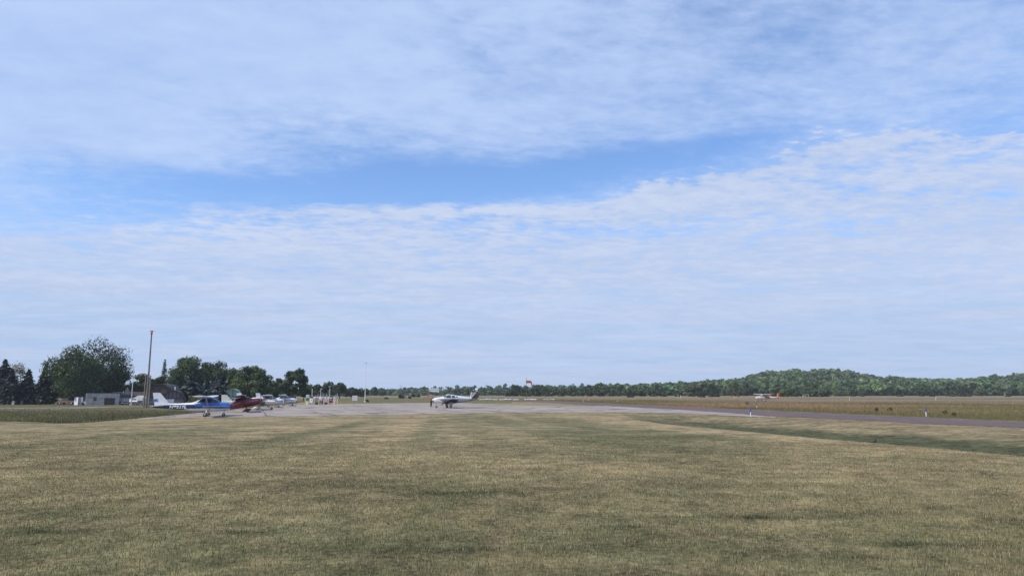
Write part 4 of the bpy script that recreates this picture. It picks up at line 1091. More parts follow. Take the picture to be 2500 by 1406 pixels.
vtail = low_wing('light_aircraft', 'white and beige low-wing aircraft with a V tail, standing alone on the apron', vt_pos, R(197), SV, [WHITE2, BEIGE, SREDL], pf_v, BROWNW,  # wings plain dark brown above and below
    dict(windows=[([(0.44, 2.10), (0.66, 1.70), (-0.22, 1.67), (-0.22, 2.12), (0.1, 2.15)], 'side_window', VG), ([(-0.36, 2.08), (-0.36, 1.67), (-0.92, 1.66), (-0.92, 1.99)], 'side_window', GLASS), ([(-1.06, 1.92), (-1.06, 1.72), (-1.28, 1.72), (-1.44, 1.83), (-1.38, 1.90)], 'rear_window', GLASS), ([(0.62, 2.00), (0.96, 1.80), (0.90, 1.72), (0.74, 1.72), (0.54, 1.98)], 'quarter_window', VG)],
         screen=(0.97, 0.52), wing=(1.20, 0.82, 5.0, 2.4, 1.3, 0.115, 0.30), gear=dict(main=(0.0, 1.42, 0.21), nose=(2.12, 0.18), mat=METAL, door=mat('pale_gear_door', (0.5, 0.47, 0.45), 0.5)), cowl_z=0.9, prop=(2.52, 0, 1.33), prop_r=0.98, prop_ang=1.45, prop_m=METAL, spin=(0.36, 0.20, WHITE2)))
for s in (-1, 1):
    w = foil(MB(), (-3.75, s * 0.10, 1.52), (-4.25, s * 1.62, 2.56), 1.20, 0.80, 0.08).build('tail_surface', TAIL_SHADE, vtail)  # taupe puts the shade on the tail's lower side into the colour
    mb = MB(); mb.tube((-3.72, s * 0.12, 1.535), (-4.22, s * 1.61, 2.555), 0.055, 0.045, 8); mb.build('leading_edge', WHITE2, w)
MB().tube((-0.7, 0, 2.10), (-0.62, 0, 2.44), 0.02, 0.01, 6).build('antenna', WHITE2, vtail)
MB().tube((-2.0, 0, 1.92), (-2.32, 0, 2.22), 0.012, 0.008, 6).build('antenna', DARKM, vtail)
MB().tube((1.25, 0.25, 0.78), (1.05, 0.27, 0.58), 0.09, 0.08, 10).build('exhaust_pipe', DARKM, vtail)
side_lettering('N8209D', mat('registration_white', (0.66, 0.63, 0.61), 0.5), vtail, SV, -1.55, 1.01, 0.54, 1.85, 1, 0.018, 0.0, 0.045)

CREAM, TAN, ORSTR = paint('cream_paint', (0.72, 0.69, 0.60)), paint('tan_belly_paint', (0.58, 0.50, 0.38)), paint('burnt_orange_stripe', (0.40, 0.13, 0.03)); WING_SHADE = paint('shaded_wing', (0.20, 0.18, 0.15))  # wing colour is the shade under a cream wing, painted all over
SCK = [(-5.0, 0.98, 1.12, 0.05, 2.2), (-4.4, 0.92, 1.22, 0.12, 2.3), (-3.0, 0.76, 1.34, 0.30, 2.5), (-1.9, 0.64, 1.44, 0.44, 2.7), (-0.9, 0.56, 1.72, 0.52, 2.9), (-0.5, 0.55, 1.80, 0.54, 3.0), (0.5, 0.54, 1.82, 0.54, 3.0), (0.72, 0.54, 1.74, 0.54, 3.0), (1.32, 0.55, 1.42, 0.51, 2.8), (2.0, 0.60, 1.37, 0.45, 2.6), (2.38, 0.68, 1.31, 0.36, 2.4), (2.46, 0.80, 1.22, 0.24, 2.2)]
def pf_c(x, z): return 2 if 1.06 < z < 1.12 else (1 if z < 1.06 else 0)
cherokee = low_wing('light_aircraft', 'cream low-wing aircraft with an orange side stripe, third of the parked row', slot(629, 107.5), R(19), SCK, [CREAM, TAN, ORSTR], pf_c, WING_SHADE,
    dict(windows=[([(0.50, 1.70), (0.60, 1.38), (0.0, 1.36), (0.0, 1.70)], 'side_window', PALEGLASS), ([(-0.12, 1.69), (-0.12, 1.36), (-0.72, 1.38), (-0.86, 1.48), (-0.62, 1.66)], 'side_window', PALEGLASS), ([(0.72, 1.68), (1.26, 1.41), (0.74, 1.37), (0.62, 1.66)], 'quarter_window', GLASS)],
         screen=(1.30, 0.74), wing=(1.05, 0.72, 4.75, 1.75, 1.45, 0.115, 0.05), gear=dict(main=(0.0, 1.50, 0.21), nose=(1.95, 0.20), pant=CREAM, mat=CREAM), cowl_z=0.65, prop=(2.46, 0, 1.02), prop_r=0.93, prop_ang=1.25, spin=(0.30, 0.17, CREAM)))
MB().prism([(-3.55, 1.26), (-4.35, 2.18), (-4.78, 2.20), (-4.72, 1.10)], 'y', -0.04, 0.04).build('fin', CREAM, cherokee)
MB().prism([(-4.785, 2.20), (-5.08, 2.18), (-5.04, 1.08), (-4.725, 1.10)], 'y', -0.03, 0.03).build('rudder', CREAM, cherokee)
for s in (-1, 1): foil(MB(), (-4.2, s * 0.06, 1.14), (-4.22, s * 1.6, 1.16), 0.78, 0.74, 0.09).build('stabilizer', CREAM, cherokee)

# ================================================================ the person at the propeller
def skin(name, joints, edges, radii, m, parent, sub=1):
    me = bpy.data.meshes.new(name); me.from_pydata([tuple(j) for j in joints], edges, [])
    o = bpy.data.objects.new(name, me); COL.objects.link(o)
    md = o.modifiers.new('skin', 'SKIN'); sv = me.skin_vertices[0].data
    for i, r in enumerate(radii): sv[i].radius = (r, r) if not isinstance(r, tuple) else r
    sv[0].use_root = True
    o.modifiers.new('sub', 'SUBSURF').levels = sub
    dg = bpy.context.evaluated_depsgraph_get(); r = bpy.data.meshes.new_from_object(o.evaluated_get(dg))
    bpy.data.objects.remove(o); bpy.data.meshes.remove(me); r.name = name; r.materials.clear(); r.materials.append(m)
    for q in r.polygons: q.use_smooth = True
    return link_mesh(name, r, parent)
def person():
    q = ground(1052.5, 993.0); q.z += 0.012
    root = empty('person', q, R(-20), label='person in a red jacket and dark trousers leaning over the propeller of the V-tailed aircraft', cat='person')
    SKIN = mat('skin', (0.42, 0.25, 0.18), 0.6, vary=0.08); JACK = mat('red_jacket_cloth', (0.22, 0.022, 0.030), 0.85, vary=0.2, scale=6); TROU = mat('dark_trouser_cloth', (0.020, 0.022, 0.030), 0.85, vary=0.2); HAIR = mat('dark_hair', (0.03, 0.022, 0.018), 0.7); SHOE = mat('black_shoe', (0.015, 0.015, 0.015), 0.6)
    # local frame: faces +x, leaning forward with both arms up on the blade
    J = [(0, 0, 0.95), (0.05, 0, 1.15), (0.12, 0, 1.38), (0.17, 0, 1.48), (0.22, 0, 1.56), (0.27, 0, 1.68),
         (0.0, 0.10, 0.90), (0.03, 0.14, 0.50), (-0.02, 0.16, 0.09), (0.0, -0.10, 0.90), (0.0, -0.16, 0.50), (-0.04, -0.19, 0.09),
         (0.14, 0.19, 1.40), (0.25, 0.30, 1.20), (0.46, 0.22, 1.24), (0.14, -0.19, 1.40), (0.24, -0.31, 1.17), (0.45, -0.20, 1.18),
         (0.10, 0.17, 0.04), (0.08, -0.20, 0.04), (0.53, 0.20, 1.25), (0.52, -0.18, 1.19)]
    Eg = [(0, 1), (1, 2), (2, 3), (3, 4), (4, 5), (0, 6), (6, 7), (7, 8), (0, 9), (9, 10), (10, 11), (2, 12), (12, 13), (13, 14), (2, 15), (15, 16), (16, 17), (8, 18), (11, 19), (14, 20), (17, 21)]
    rr = [.145, .14, .15, .06, .075, .085, .085, .058, .042, .085, .058, .042, .06, .044, .032, .06, .044, .032, .035, .035, .026, .026]
    # fingers: five per hand, unequal and curled
    for k, (h, sd_) in enumerate(((20, 1), (21, -1))):
        b = Vector(J[h])
        for f, (dy, L) in enumerate(((-0.030, .060), (-0.010, .072), (0.010, .075), (0.030, .062), (0.045 * sd_, .045))):
            i = len(J); J.append(tuple(b + Vector((0.045, dy, 0.005)))); J.append(tuple(b + Vector((0.045 + L * 0.7, dy * 1.15, -0.020)))); J.append(tuple(b + Vector((0.045 + L * 0.75, dy * 1.15, -0.05))))
            Eg += [(h, i), (i, i + 1), (i + 1, i + 2)]; rr += [.010, .009, .007]
    body = skin('body', J, Eg, rr, SKIN, root, 2)
    skin('jacket', [J[0], J[1], J[2], J[12], J[13], J[14], J[15], J[16], J[17], (0.15, 0, 1.46), (-0.02, 0, 0.86)], [(0, 1), (1, 2), (2, 3), (3, 4), (4, 5), (2, 6), (6, 7), (7, 8), (2, 9), (0, 10)], [.175, .17, .175, .085, .065, .048, .085, .065, .048, .09, .18], JACK, root, 2)
    skin('trousers', [J[0], J[6], J[7], (-0.02, 0.16, 0.13), J[9], J[10], (-0.04, -0.19, 0.13)], [(0, 1), (1, 2), (2, 3), (0, 4), (4, 5), (5, 6)], [.16, .105, .082, .068, .105, .082, .068], TROU, root, 2)
    MB().lathe([(0.02, -0.01), (.085, 0.0), (.094, 0.05), (.075, 0.11), (.02, 0.135)], 'z', (0.25, 0, 1.66), 14).build('hair', HAIR, root)
    mb = MB()
    mb.box((0.36, 0, 1.655), (0.03, 0.03, 0.05)).box((0.352, 0.035, 1.685), (0.012, 0.022, 0.012)).box((0.352, -0.035, 1.685), (0.012, 0.022, 0.012)).box((0.35, 0, 1.615), (0.014, 0.05, 0.012)).box((0.27, 0.088, 1.67), (0.04, 0.02, 0.06)).box((0.27, -0.088, 1.67), (0.04, 0.02, 0.06))
    mb.build('face', SKIN, root)
    for c in ((0.05, 0.17), (0.03, -0.20)):
        MB().loft([ring((c[0] + x, 0.0, h, w, 2.4), 12) for x, h, w in ((-0.15, .08, .03), (-0.12, .12, .045), (0, .10, .05), (0.10, .07, .05), (0.15, .05, .03))]).build('shoe', SHOE, root, loc=(0, c[1], 0))
person()

# ================================================================ buildings on the left
def stone_mat():
    m = bpy.data.materials.new('rough_stone_wall'); m.use_nodes = True
    t = NT(m.node_tree); b = t.n['Principled BSDF']; oc = t.new('ShaderNodeTexCoord').outputs['Object']
    br = t.new('ShaderNodeTexBrick'); br.inputs['Scale'].default_value = 1.0; br.inputs['Brick Width'].default_value = 0.75; br.inputs['Row Height'].default_value = 0.33; br.inputs['Mortar Size'].default_value = 0.025
    x, y, z = t.sep(oc); t.l.new(t.xyz(t.m('ADD', x, y), z, 0), br.inputs['Vector'])
    t.put(br.inputs['Color1'], (0.56, 0.52, 0.49)); t.put(br.inputs['Color2'], (0.38, 0.35, 0.34)); t.put(br.inputs['Mortar'], (0.2, 0.185, 0.175))
    n = t.noise(oc, 1.1, 5, 0.65); n2 = t.noise(oc, 5.0, 4, 0.6)
    c = t.mix(t.m('MULTIPLY', t.ss(n, 0.45, 0.7), 0.6), br.outputs[0], (0.2, 0.185, 0.18)); c = t.mix(t.m('MULTIPLY', t.ss(n2, 0.5, 0.75), 0.4), c, (0.62, 0.59, 0.57))
    t.put(b.inputs['Base Color'], c); b.inputs['Roughness'].default_value = 0.95
    return m
STONE = stone_mat()
ROOFD = mat('dark_roof_felt', (0.030, 0.027, 0.030), 0.9, vary=0.3)
WOODD = mat('dark_brown_boards', (0.060, 0.045, 0.042), 0.85, vary=0.35, scale=2.2, stretch=(6, 1, 1))
WALLW = mat('whitewashed_wall', (0.44, 0.43, 0.42), 0.9, vary=0.2, scale=1.4)
CORR = mat('weathered_sheet_metal', (0.16, 0.145, 0.15), 0.7, 0.2, vary=0.25, scale=1.2, stretch=(5, 1, 1))
def house_frame(name, label, cat, u, Y, group=None):
    p = spot(u, Y); p.z -= 0.1
    rz = -math.atan2(p.x, p.y) * 1.06                      # fronts face the apron, turned a little
    return empty(name, p, rz, label=label, cat=cat, group=group), scale_at(p), p
def build_left():
    # stone garage
    e, k, p = house_frame('garage', 'low flat-roofed stone garage with a brown roll-up door', 'garage', 250, 196)
    W, H, D = 71 / k, 27.8 / k + 0.1, 6.5
    dx0, dx1 = (253.2 - 250) / k, (276 - 250) / k; wx0, wx1 = (229.5 - 250) / k, (237 - 250) / k; dh = 18.0 / k; wz0, wz1 = 11.0 / k, 19.6 / k
    mb = MB(); x0, x1 = -W / 2, W / 2
    def wallpiece(a, b, z0, z1): mb.box(((a + b) / 2, 0.15, (z0 + z1) / 2), (b - a, 0.3, z1 - z0))
    wallpiece(x0, wx0, 0, H); wallpiece(wx0, wx1, 0, wz0); wallpiece(wx0, wx1, wz1, H); wallpiece(wx1, dx0, 0, H); wallpiece(dx0, dx1, dh, H); wallpiece(dx1, x1, 0, H)
    mb.box((x0 + 0.15, D / 2 + 0.151, H / 2), (0.3, D - 0.3, H)); mb.box((x1 - 0.15, D / 2 + 0.151, H / 2), (0.3, D - 0.3, H)); mb.box((0, D + .15, H / 2), (W, 0.3, H))
    mb.build('wall', STONE, e)
    MB().box((0, D / 2 + 0.15, H - 0.12), (W - 0.6, D - 0.3, 0.1)).build('roof', ROOFD, e)
    MB().box((0, 0.145, H + 0.04), (W + 0.06, 0.4, 0.08)).build('coping', mat('stone_coping', (0.33, 0.31, 0.31), 0.9), e)
    d = MB(); n = 5
    for i in range(n): d.box(((dx0 + dx1) / 2, 0.22, dh * (i + 0.5) / n), (dx1 - dx0, 0.05, dh / n - 0.02))
    d = d.build('garage_door', mat('brown_door_panels', (0.052, 0.036, 0.040), 0.6, vary=0.12), e)
    for sx in (0.28, 0.72): MB().box((lerp(dx0, dx1, sx), 0.185, dh * 0.66), (0.55, 0.015, 0.18)).build('door_window', GLASS, d)
    w = MB().box(((wx0 + wx1) / 2, 0.2, (wz0 + wz1) / 2), (wx1 - wx0, 0.03, wz1 - wz0)).build('window', GLASS, e)
    MB().box(((wx0 + wx1) / 2, 0.165, (wz0 + wz1) / 2), (wx1 - wx0, 0.04, 0.06)).box(((wx0 + wx1) / 2, 0.05, wz0 - 0.06), (wx1 - wx0 + 0.2, 0.3, 0.11)).build('window_frame', GREYP, w)
    # shed with folding doors
    e, k, p = house_frame('shed', 'low shed with white folding doors standing open, left of the stone garage', 'shed', 196, 197.5)
    a0, a1 = (183 - 196) / k, (213.5 - 196) / k; H = 20.5 / k
    wx0, wx1 = (205.5 - 196) / k, (211 - 196) / k
    mb = MB(); mb.box(((a0 + a1) / 2, 2.8, H / 2), (a1 - a0, 5.6, H)); mb.build('wall', mat('grey_shed_boards', (0.27, 0.28, 0.30), 0.9, vary=0.15, scale=2, stretch=(1, 1, 6)), e)
    MB().box(((a0 + a1) / 2 - 0.3, 2.7, H + 0.12), (a1 - a0 + 1.2, 6.6, 0.22)).build('roof', ROOFD, e)
    DOORW, DOOR_SHADED = mat('white_door_leaf', (0.72, 0.74, 0.78), 0.6, vary=0.04), mat('shaded_door_leaf', (0.46, 0.48, 0.52), 0.6, vary=0.05)  # both leaves are white; the greyer one has its shade painted in
    hd = 18.5 / k; q = (183 - 196) / k
    for (c, ang, m_) in (((q + 0.42, -0.62, hd / 2 + .1), R(48), DOORW), ((q + 1.38, -0.52, hd / 2 + .1), R(-30), DOOR_SHADED)):
        MB().box((0, 0, 0), (1.18, 0.06, hd)).build('folding_door', m_, e, loc=c, rz=ang if m_ is DOOR_SHADED else -ang)
    w = MB().box(((wx0 + wx1) / 2, -0.02, H * 0.72), (wx1 - wx0, 0.05, 0.42)).build('window', GLASS, e)
    MB().box(((wx0 + wx1) / 2, -0.05, H * 0.72 - 0.27), (wx1 - wx0 + 0.15, 0.1, 0.07)).build('sill', WHITEP, w)
    f = spot(208.7, 195.5); o = MB().box((0, 0, 0.48), (0.9, 0.7, 0.9)).box((0, 0, 0.97), (0.96, 0.76, 0.07)).box((0, -0.36, 0.55), (0.8, 0.03, 0.6)).build('storage_box', WALLW, loc=f, label='square white storage box standing outside the shed wall', cat='box')
    f = spot(202, 195); MB().lathe([(0.2, 0), (0.25, 0.02), (0.26, 0.5), (0.28, 0.52), (0.28, 0.56), (0.1, 0.6)], 'z', (0, 0, 0), 14).build('dustbin', DARKM, loc=f, label='small dark bin between the folding doors and the white box', cat='bin')
    # low house with chimney
    e, k, p = house_frame('house', 'low house with a dark roof and stone chimney behind the parked cars', 'house', 322, 214)
    W, H, D = 80 / k, 20 / k, 8.0
    mb = MB(); mb.box((0, D / 2, H / 2), (W, D, H)); mb.build('wall', mat('shaded_house_wall', (0.30, 0.29, 0.28), 0.9), e)
    for a, b in ((-0.40, -0.30), (-0.22, -0.06), (0.02, 0.14), (0.22, 0.36)):
        w = MB().box((W * (a + b) / 2, -0.03, H * 0.52), (W * (b - a), 0.06, H * 0.62)).build('window', GLASS, e)
        MB().box((W * (a + b) / 2, -0.07, H * 0.84), (W * (b - a) + 0.2, 0.05, 0.1)).box((W * (a + b) / 2, -0.075, H * 0.52), (0.08, 0.05, H * 0.6)).build('window_frame', WHITEP, w)
    rf = MB().prism([(-0.7, H), (D / 2, H + 1.25), (D + 0.7, H), (D + 0.7, H - 0.16), (-0.7, H - 0.16)], 'x', -W / 2 - 0.5, W / 2 + 0.5).build('roof', mat('dark_shingles', (0.045, 0.036, 0.040), 0.9, vary=0.4, scale=3), e)
    cx = (310.2 - 322) / k; MB().box((cx, 1.6, H + 0.95), (1.05, 0.9, 1.9)).box((cx, 1.6, H + 1.95), (1.2, 1.05, 0.12)).build('chimney', mat('tan_chimney_stone', (0.34, 0.29, 0.24), 0.95, vary=0.3, scale=4), rf)
    MB().lathe([(.16, 0), (.16, .35), (.2, .36), (.2, .44)], 'z', (cx, 1.6, H + 2.01), 10).build('chimney_pot', WALLW, rf)
    MB().tube(((302.4 - 322) / k, 1.4, H + 0.2), ((302.4 - 322) / k, 1.4, H + 1.5), 0.07, 0.07, 8).build('vent_pipe', WHITEP, rf)
    # arched hangars
    def quonset(label, u, Y, w_px, top_v, D, rz, facade, roofm, posts, white_panel=False, pipe=False):
        p = spot(u, Y); p.z -= 0.05; k = scale_at(p); e = empty('arched_hangar', p, rz, label=label, cat='hangar', group='arched metal hangars')
        hw, H = w_px / 2 / k, at(u, top_v, Y).z - p.z
        arc = [(hw * math.cos(t), H * math.sin(t) ** 0.9) for t in np.linspace(0, math.pi, 25)]
        MB().prism([(x * 0.985, z * 0.985) for x, z in arc], 'y', 0.0, 0.12).build('facade', facade, e)
        mb = MB(); rings = []
        for y in np.linspace(-0.35, D, 12): rings.append([(x, y, z) for x, z in arc] + [(x * 0.97, y, z * 0.97 - 0.02) for x, z in arc[::-1]])
        mb.loft(rings, smooth=True); mb.build('roof', roofm, e)
        MB().prism([(x * 0.96, z * 0.96) for x, z in arc], 'y', D - 0.5, D - 0.4).build('back_wall', facade, e)
        mb = MB()
        for t in posts:
            x = t * hw; zt = H * max(0.05, 1 - t * t) ** 0.47 * 0.97; mb.box((x, -0.04, zt / 2), (0.11, 0.07, zt))
        mb.box((0, -0.045, H * 0.50), (hw * 1.7, 0.06, 0.10)); mb.build('framing', mat('dark_frame_timber', (0.045, 0.04, 0.042), 0.9), e)
        if white_panel:
            MB().box((-hw * 0.30, -0.10, H * 0.35), (hw * 0.78, 0.06, H * 0.20)).build('door_panel', mat('white_board', (0.62, 0.62, 0.66), 0.7), e)
            for a in (0.22, 0.55): MB().box((hw * a, -0.09, H * 0.2), (hw * 0.28, 0.05, H * 0.36)).build('window', mat('grimy_pane', (0.13, 0.13, 0.14), 0.4), e)
        if pipe: MB().tube((0.3, 0.6, H - 0.1), (0.3, 0.6, H + 0.6), 0.10, 0.10, 8).lathe([(.17, H + .5), (.17, H + .66), (.05, H + .72)], 'z', (0.3, 0.6, 0), 10).build('vent_pipe', WHITEP, e)
        return e
    quonset('larger brown arched hangar half hidden by the beacon pole', 388, 205, 66, 936, 15, R(14), mat('brown_brick_facade', (0.085, 0.066, 0.062), 0.95, vary=0.35, scale=3), mat('brown_arched_roof', (0.050, 0.036, 0.036), 0.8, vary=0.3), (-0.45, 0.0, 0.45))
    quonset('smaller grey arched hangar with a white door panel behind the blue aircraft tail', 421, 178, 54, 952, 13, R(19), CORR, mat('dark_arched_roof', (0.045, 0.040, 0.046), 0.75, vary=0.25), (-0.62, -0.36, -0.05, 0.27, 0.58), True, True)
    quonset('mint green arched shed roof showing between the trees', 567, 214, 46, 949, 12, R(16), mat('mint_sheet', (0.26, 0.38, 0.33), 0.8, vary=0.2), mat('mint_roof', (0.30, 0.42, 0.37), 0.7, vary=0.25, scale=1.2), (-0.5, 0.0, 0.5))
build_left()

# ================================================================ poles, lamps, beacon
TIMBER = mat('weathered_pole_timber', (0.20, 0.178, 0.155), 0.9, vary=0.3, scale=1.0, stretch=(8, 8, 0.4))
GALV = mat('pale_galvanised_steel', (0.62, 0.63, 0.62), 0.5, 0.1)
def build_poles():
    Y = 160; p = spot(357, Y); k = scale_at(p); H = at(370, 817, Y).z - p.z
    e = empty('beacon_pole', p, 0, label='tall timber pole with an orange beacon on top', cat='beacon pole')
    MB().tube((0, 0, -0.3), (0, 0, H), 0.24, 0.14, 12).build('pole', TIMBER, e)
    b = empty('beacon', (0, 0, H)); b.parent = e
    OR = mat('beacon_orange_paint', (0.50, 0.075, 0.035), 0.5)
    MB().lathe([(.12, 0), (.20, 0.05), (.20, .55), (.12, .6)], 'z', (0, 0, 0), 12).build('beacon_housing', OR, b)
    for s in (-1, 1): MB().tube((s * 0.05, 0, 0.5), (s * 0.26, 0, 0.92), 0.11, 0.15, 10).build('beacon_lamp', OR, b)
    labs = ['shorter timber pole on the left side of the tall beacon pole', 'shorter timber pole on the right side of the tall beacon pole']
    for (du, hv, lab) in ((-6.5, 919, labs[0]), (5.2, 917, labs[1])):
        q = spot(357 + du, Y - 0.6); MB().tube((0, 0, -0.3), (0, 0, at(360, hv, Y).z - q.z), 0.19, 0.13, 10).lathe([(0.14, at(360, hv, Y).z - q.z), (0.02, at(360, hv, Y).z - q.z + 0.12)], 'z', (0, 0, 0), 10).build('timber_pole', TIMBER, loc=q, label=lab, cat='pole', group='timber poles')
    # street light
    Y = 190; p = spot(320, Y); k = scale_at(p); H = at(327, 892, Y).z - p.z
    e = empty('street_light', p, 0, label='white street light with a bent arm beside the driveway', cat='street light')
    MB().tube((0, 0, 0.3), (0, 0, H), 0.13, 0.08, 10).build('pole', GALV, e)
    MB().path([(0, 0, H - 0.05), (-0.45, 0, H + 0.55), (-1.3, -0.1, H + 1.15)], [0.055, 0.05, 0.045], 8).path([(0, 0, H - 0.9), (-0.42, 0, H + 0.1), (-0.45, 0, H + 0.55)], [0.035, 0.035, 0.035], 6).build('arm', GALV, e)
    MB().lathe([(0.05, -0.42), (0.13, -0.3), (0.15, 0.1), (0.08, 0.25)], 'x', (-1.45, -0.12, H + 1.2), 10).build('lamp_head', GREYP, e)
    MB().box((0, 0, 0.15), (0.75, 0.75, 0.6), taper=0.85).build('base', mat('concrete_base', (0.30, 0.29, 0.25), 0.9), e)
    # utility pole behind the shed
    Y = 222; p = spot(194.5, Y); H = at(197, 932, Y).z - p.z
    e = empty('utility_pole', p, 0, label='slim pale utility pole rising behind the shed roof', cat='pole')
    MB().tube((0, 0, -0.2), (0, 0, H), 0.13, 0.09, 8).build('pole', mat('pale_pole', (0.40, 0.39, 0.37), 0.8), e); MB().box((0, 0, H - 0.6), (0.9, 0.1, 0.12)).build('crossarm', TIMBER, e)
    # flagpole
    p = ground(891, 981.6); Y = p.y; H = at(893, 888, Y).z - p.z
    e = empty('flagpole', p, 0, label='tall bare white flagpole at the far edge of the apron', cat='flagpole')
    MB().tube((0, 0, 0), (0, 0, H * 0.5), 0.11, 0.085, 10).tube((0, 0, H * 0.5), (0, 0, H), 0.075, 0.05, 10).build('pole', WHITEP, e)
    MB().lathe([(.03, 0), (.13, .06), (.15, .14), (.10, .22), (.02, .26)], 'z', (0, 0, H), 12).build('finial', DARKM, e)
    MB().lathe([(.36, 0), (.34, .2), (.2, .26), (.15, .5)], 'z', (0, 0, 0), 14).build('base', mat('pale_base', (0.42, 0.41, 0.38), 0.9), e)
    rng = np.random.default_rng(61)
    V, F, C = crown_arrays(rng, 1.5, 0.9, 260, 0.10, (0.022, 0.026, 0.018), squat=0.4); link_mesh('shrub', np_mesh('shrub', V, F, LEAF, C), loc=p + Vector((0.35, 0.5, 0)), label='small dark shrub around the foot of the flagpole', cat='bush', group='bushes around the airfield')
    # windsock
    Y = 285; p = spot(1285, Y); k = scale_at(p); zt = at(1285, 922, Y).z - p.z
    e = empty('windsock', p, 0, label='faded orange windsock drooping from its mast in front of the far trees', cat='windsock')
    MB().tube((0, 0, 0), (0, 0, zt), 0.10, 0.06, 8).build('mast', mat('dark_mast', (0.09, 0.075, 0.07), 0.6), e)
    z0 = at(1285, 931.4, Y).z - p.z; m_ = mat('windsock_cloth', (0.48, 0.115, 0.05), 0.8, vary=0.2, scale=2); pts = [(0.06, z0, 0.56), (0.6, z0 + .02, 0.57), (1.25, z0, 0.54), (1.72, z0 - 0.08, 0.46), (1.98, z0 - 0.55, 0.34), (2.12, z0 - 1.2, 0.30), (2.28, z0 - 1.9, 0.28), (2.36, z0 - 2.45, 0.22)]
    rings = []
    for i, (x, z, r) in enumerate(pts):
        a, b = pts[max(0, i - 1)], pts[min(len(pts) - 1, i + 1)]; d = Vector((b[0] - a[0], 0, b[1] - a[1])).normalized(); n_ = Vector((-d.z, 0, d.x))
        rings.append([Vector((x, 0, z)) + (n_ * math.cos(t) * (1.0 if i < 4 else 0.7) + Vector((0, 1, 0)) * math.sin(t)) * r for t in np.linspace(0, 2 * math.pi, 14, endpoint=False)])
    s = MB().loft(rings).build('sock', m_, e); MB().lathe([(0.55, -0.03), (0.60, -0.03), (0.60, 0.03), (0.55, 0.03)], 'x', (0.07, 0, z0), 16).build('hoop', DARKM, s)
build_poles()

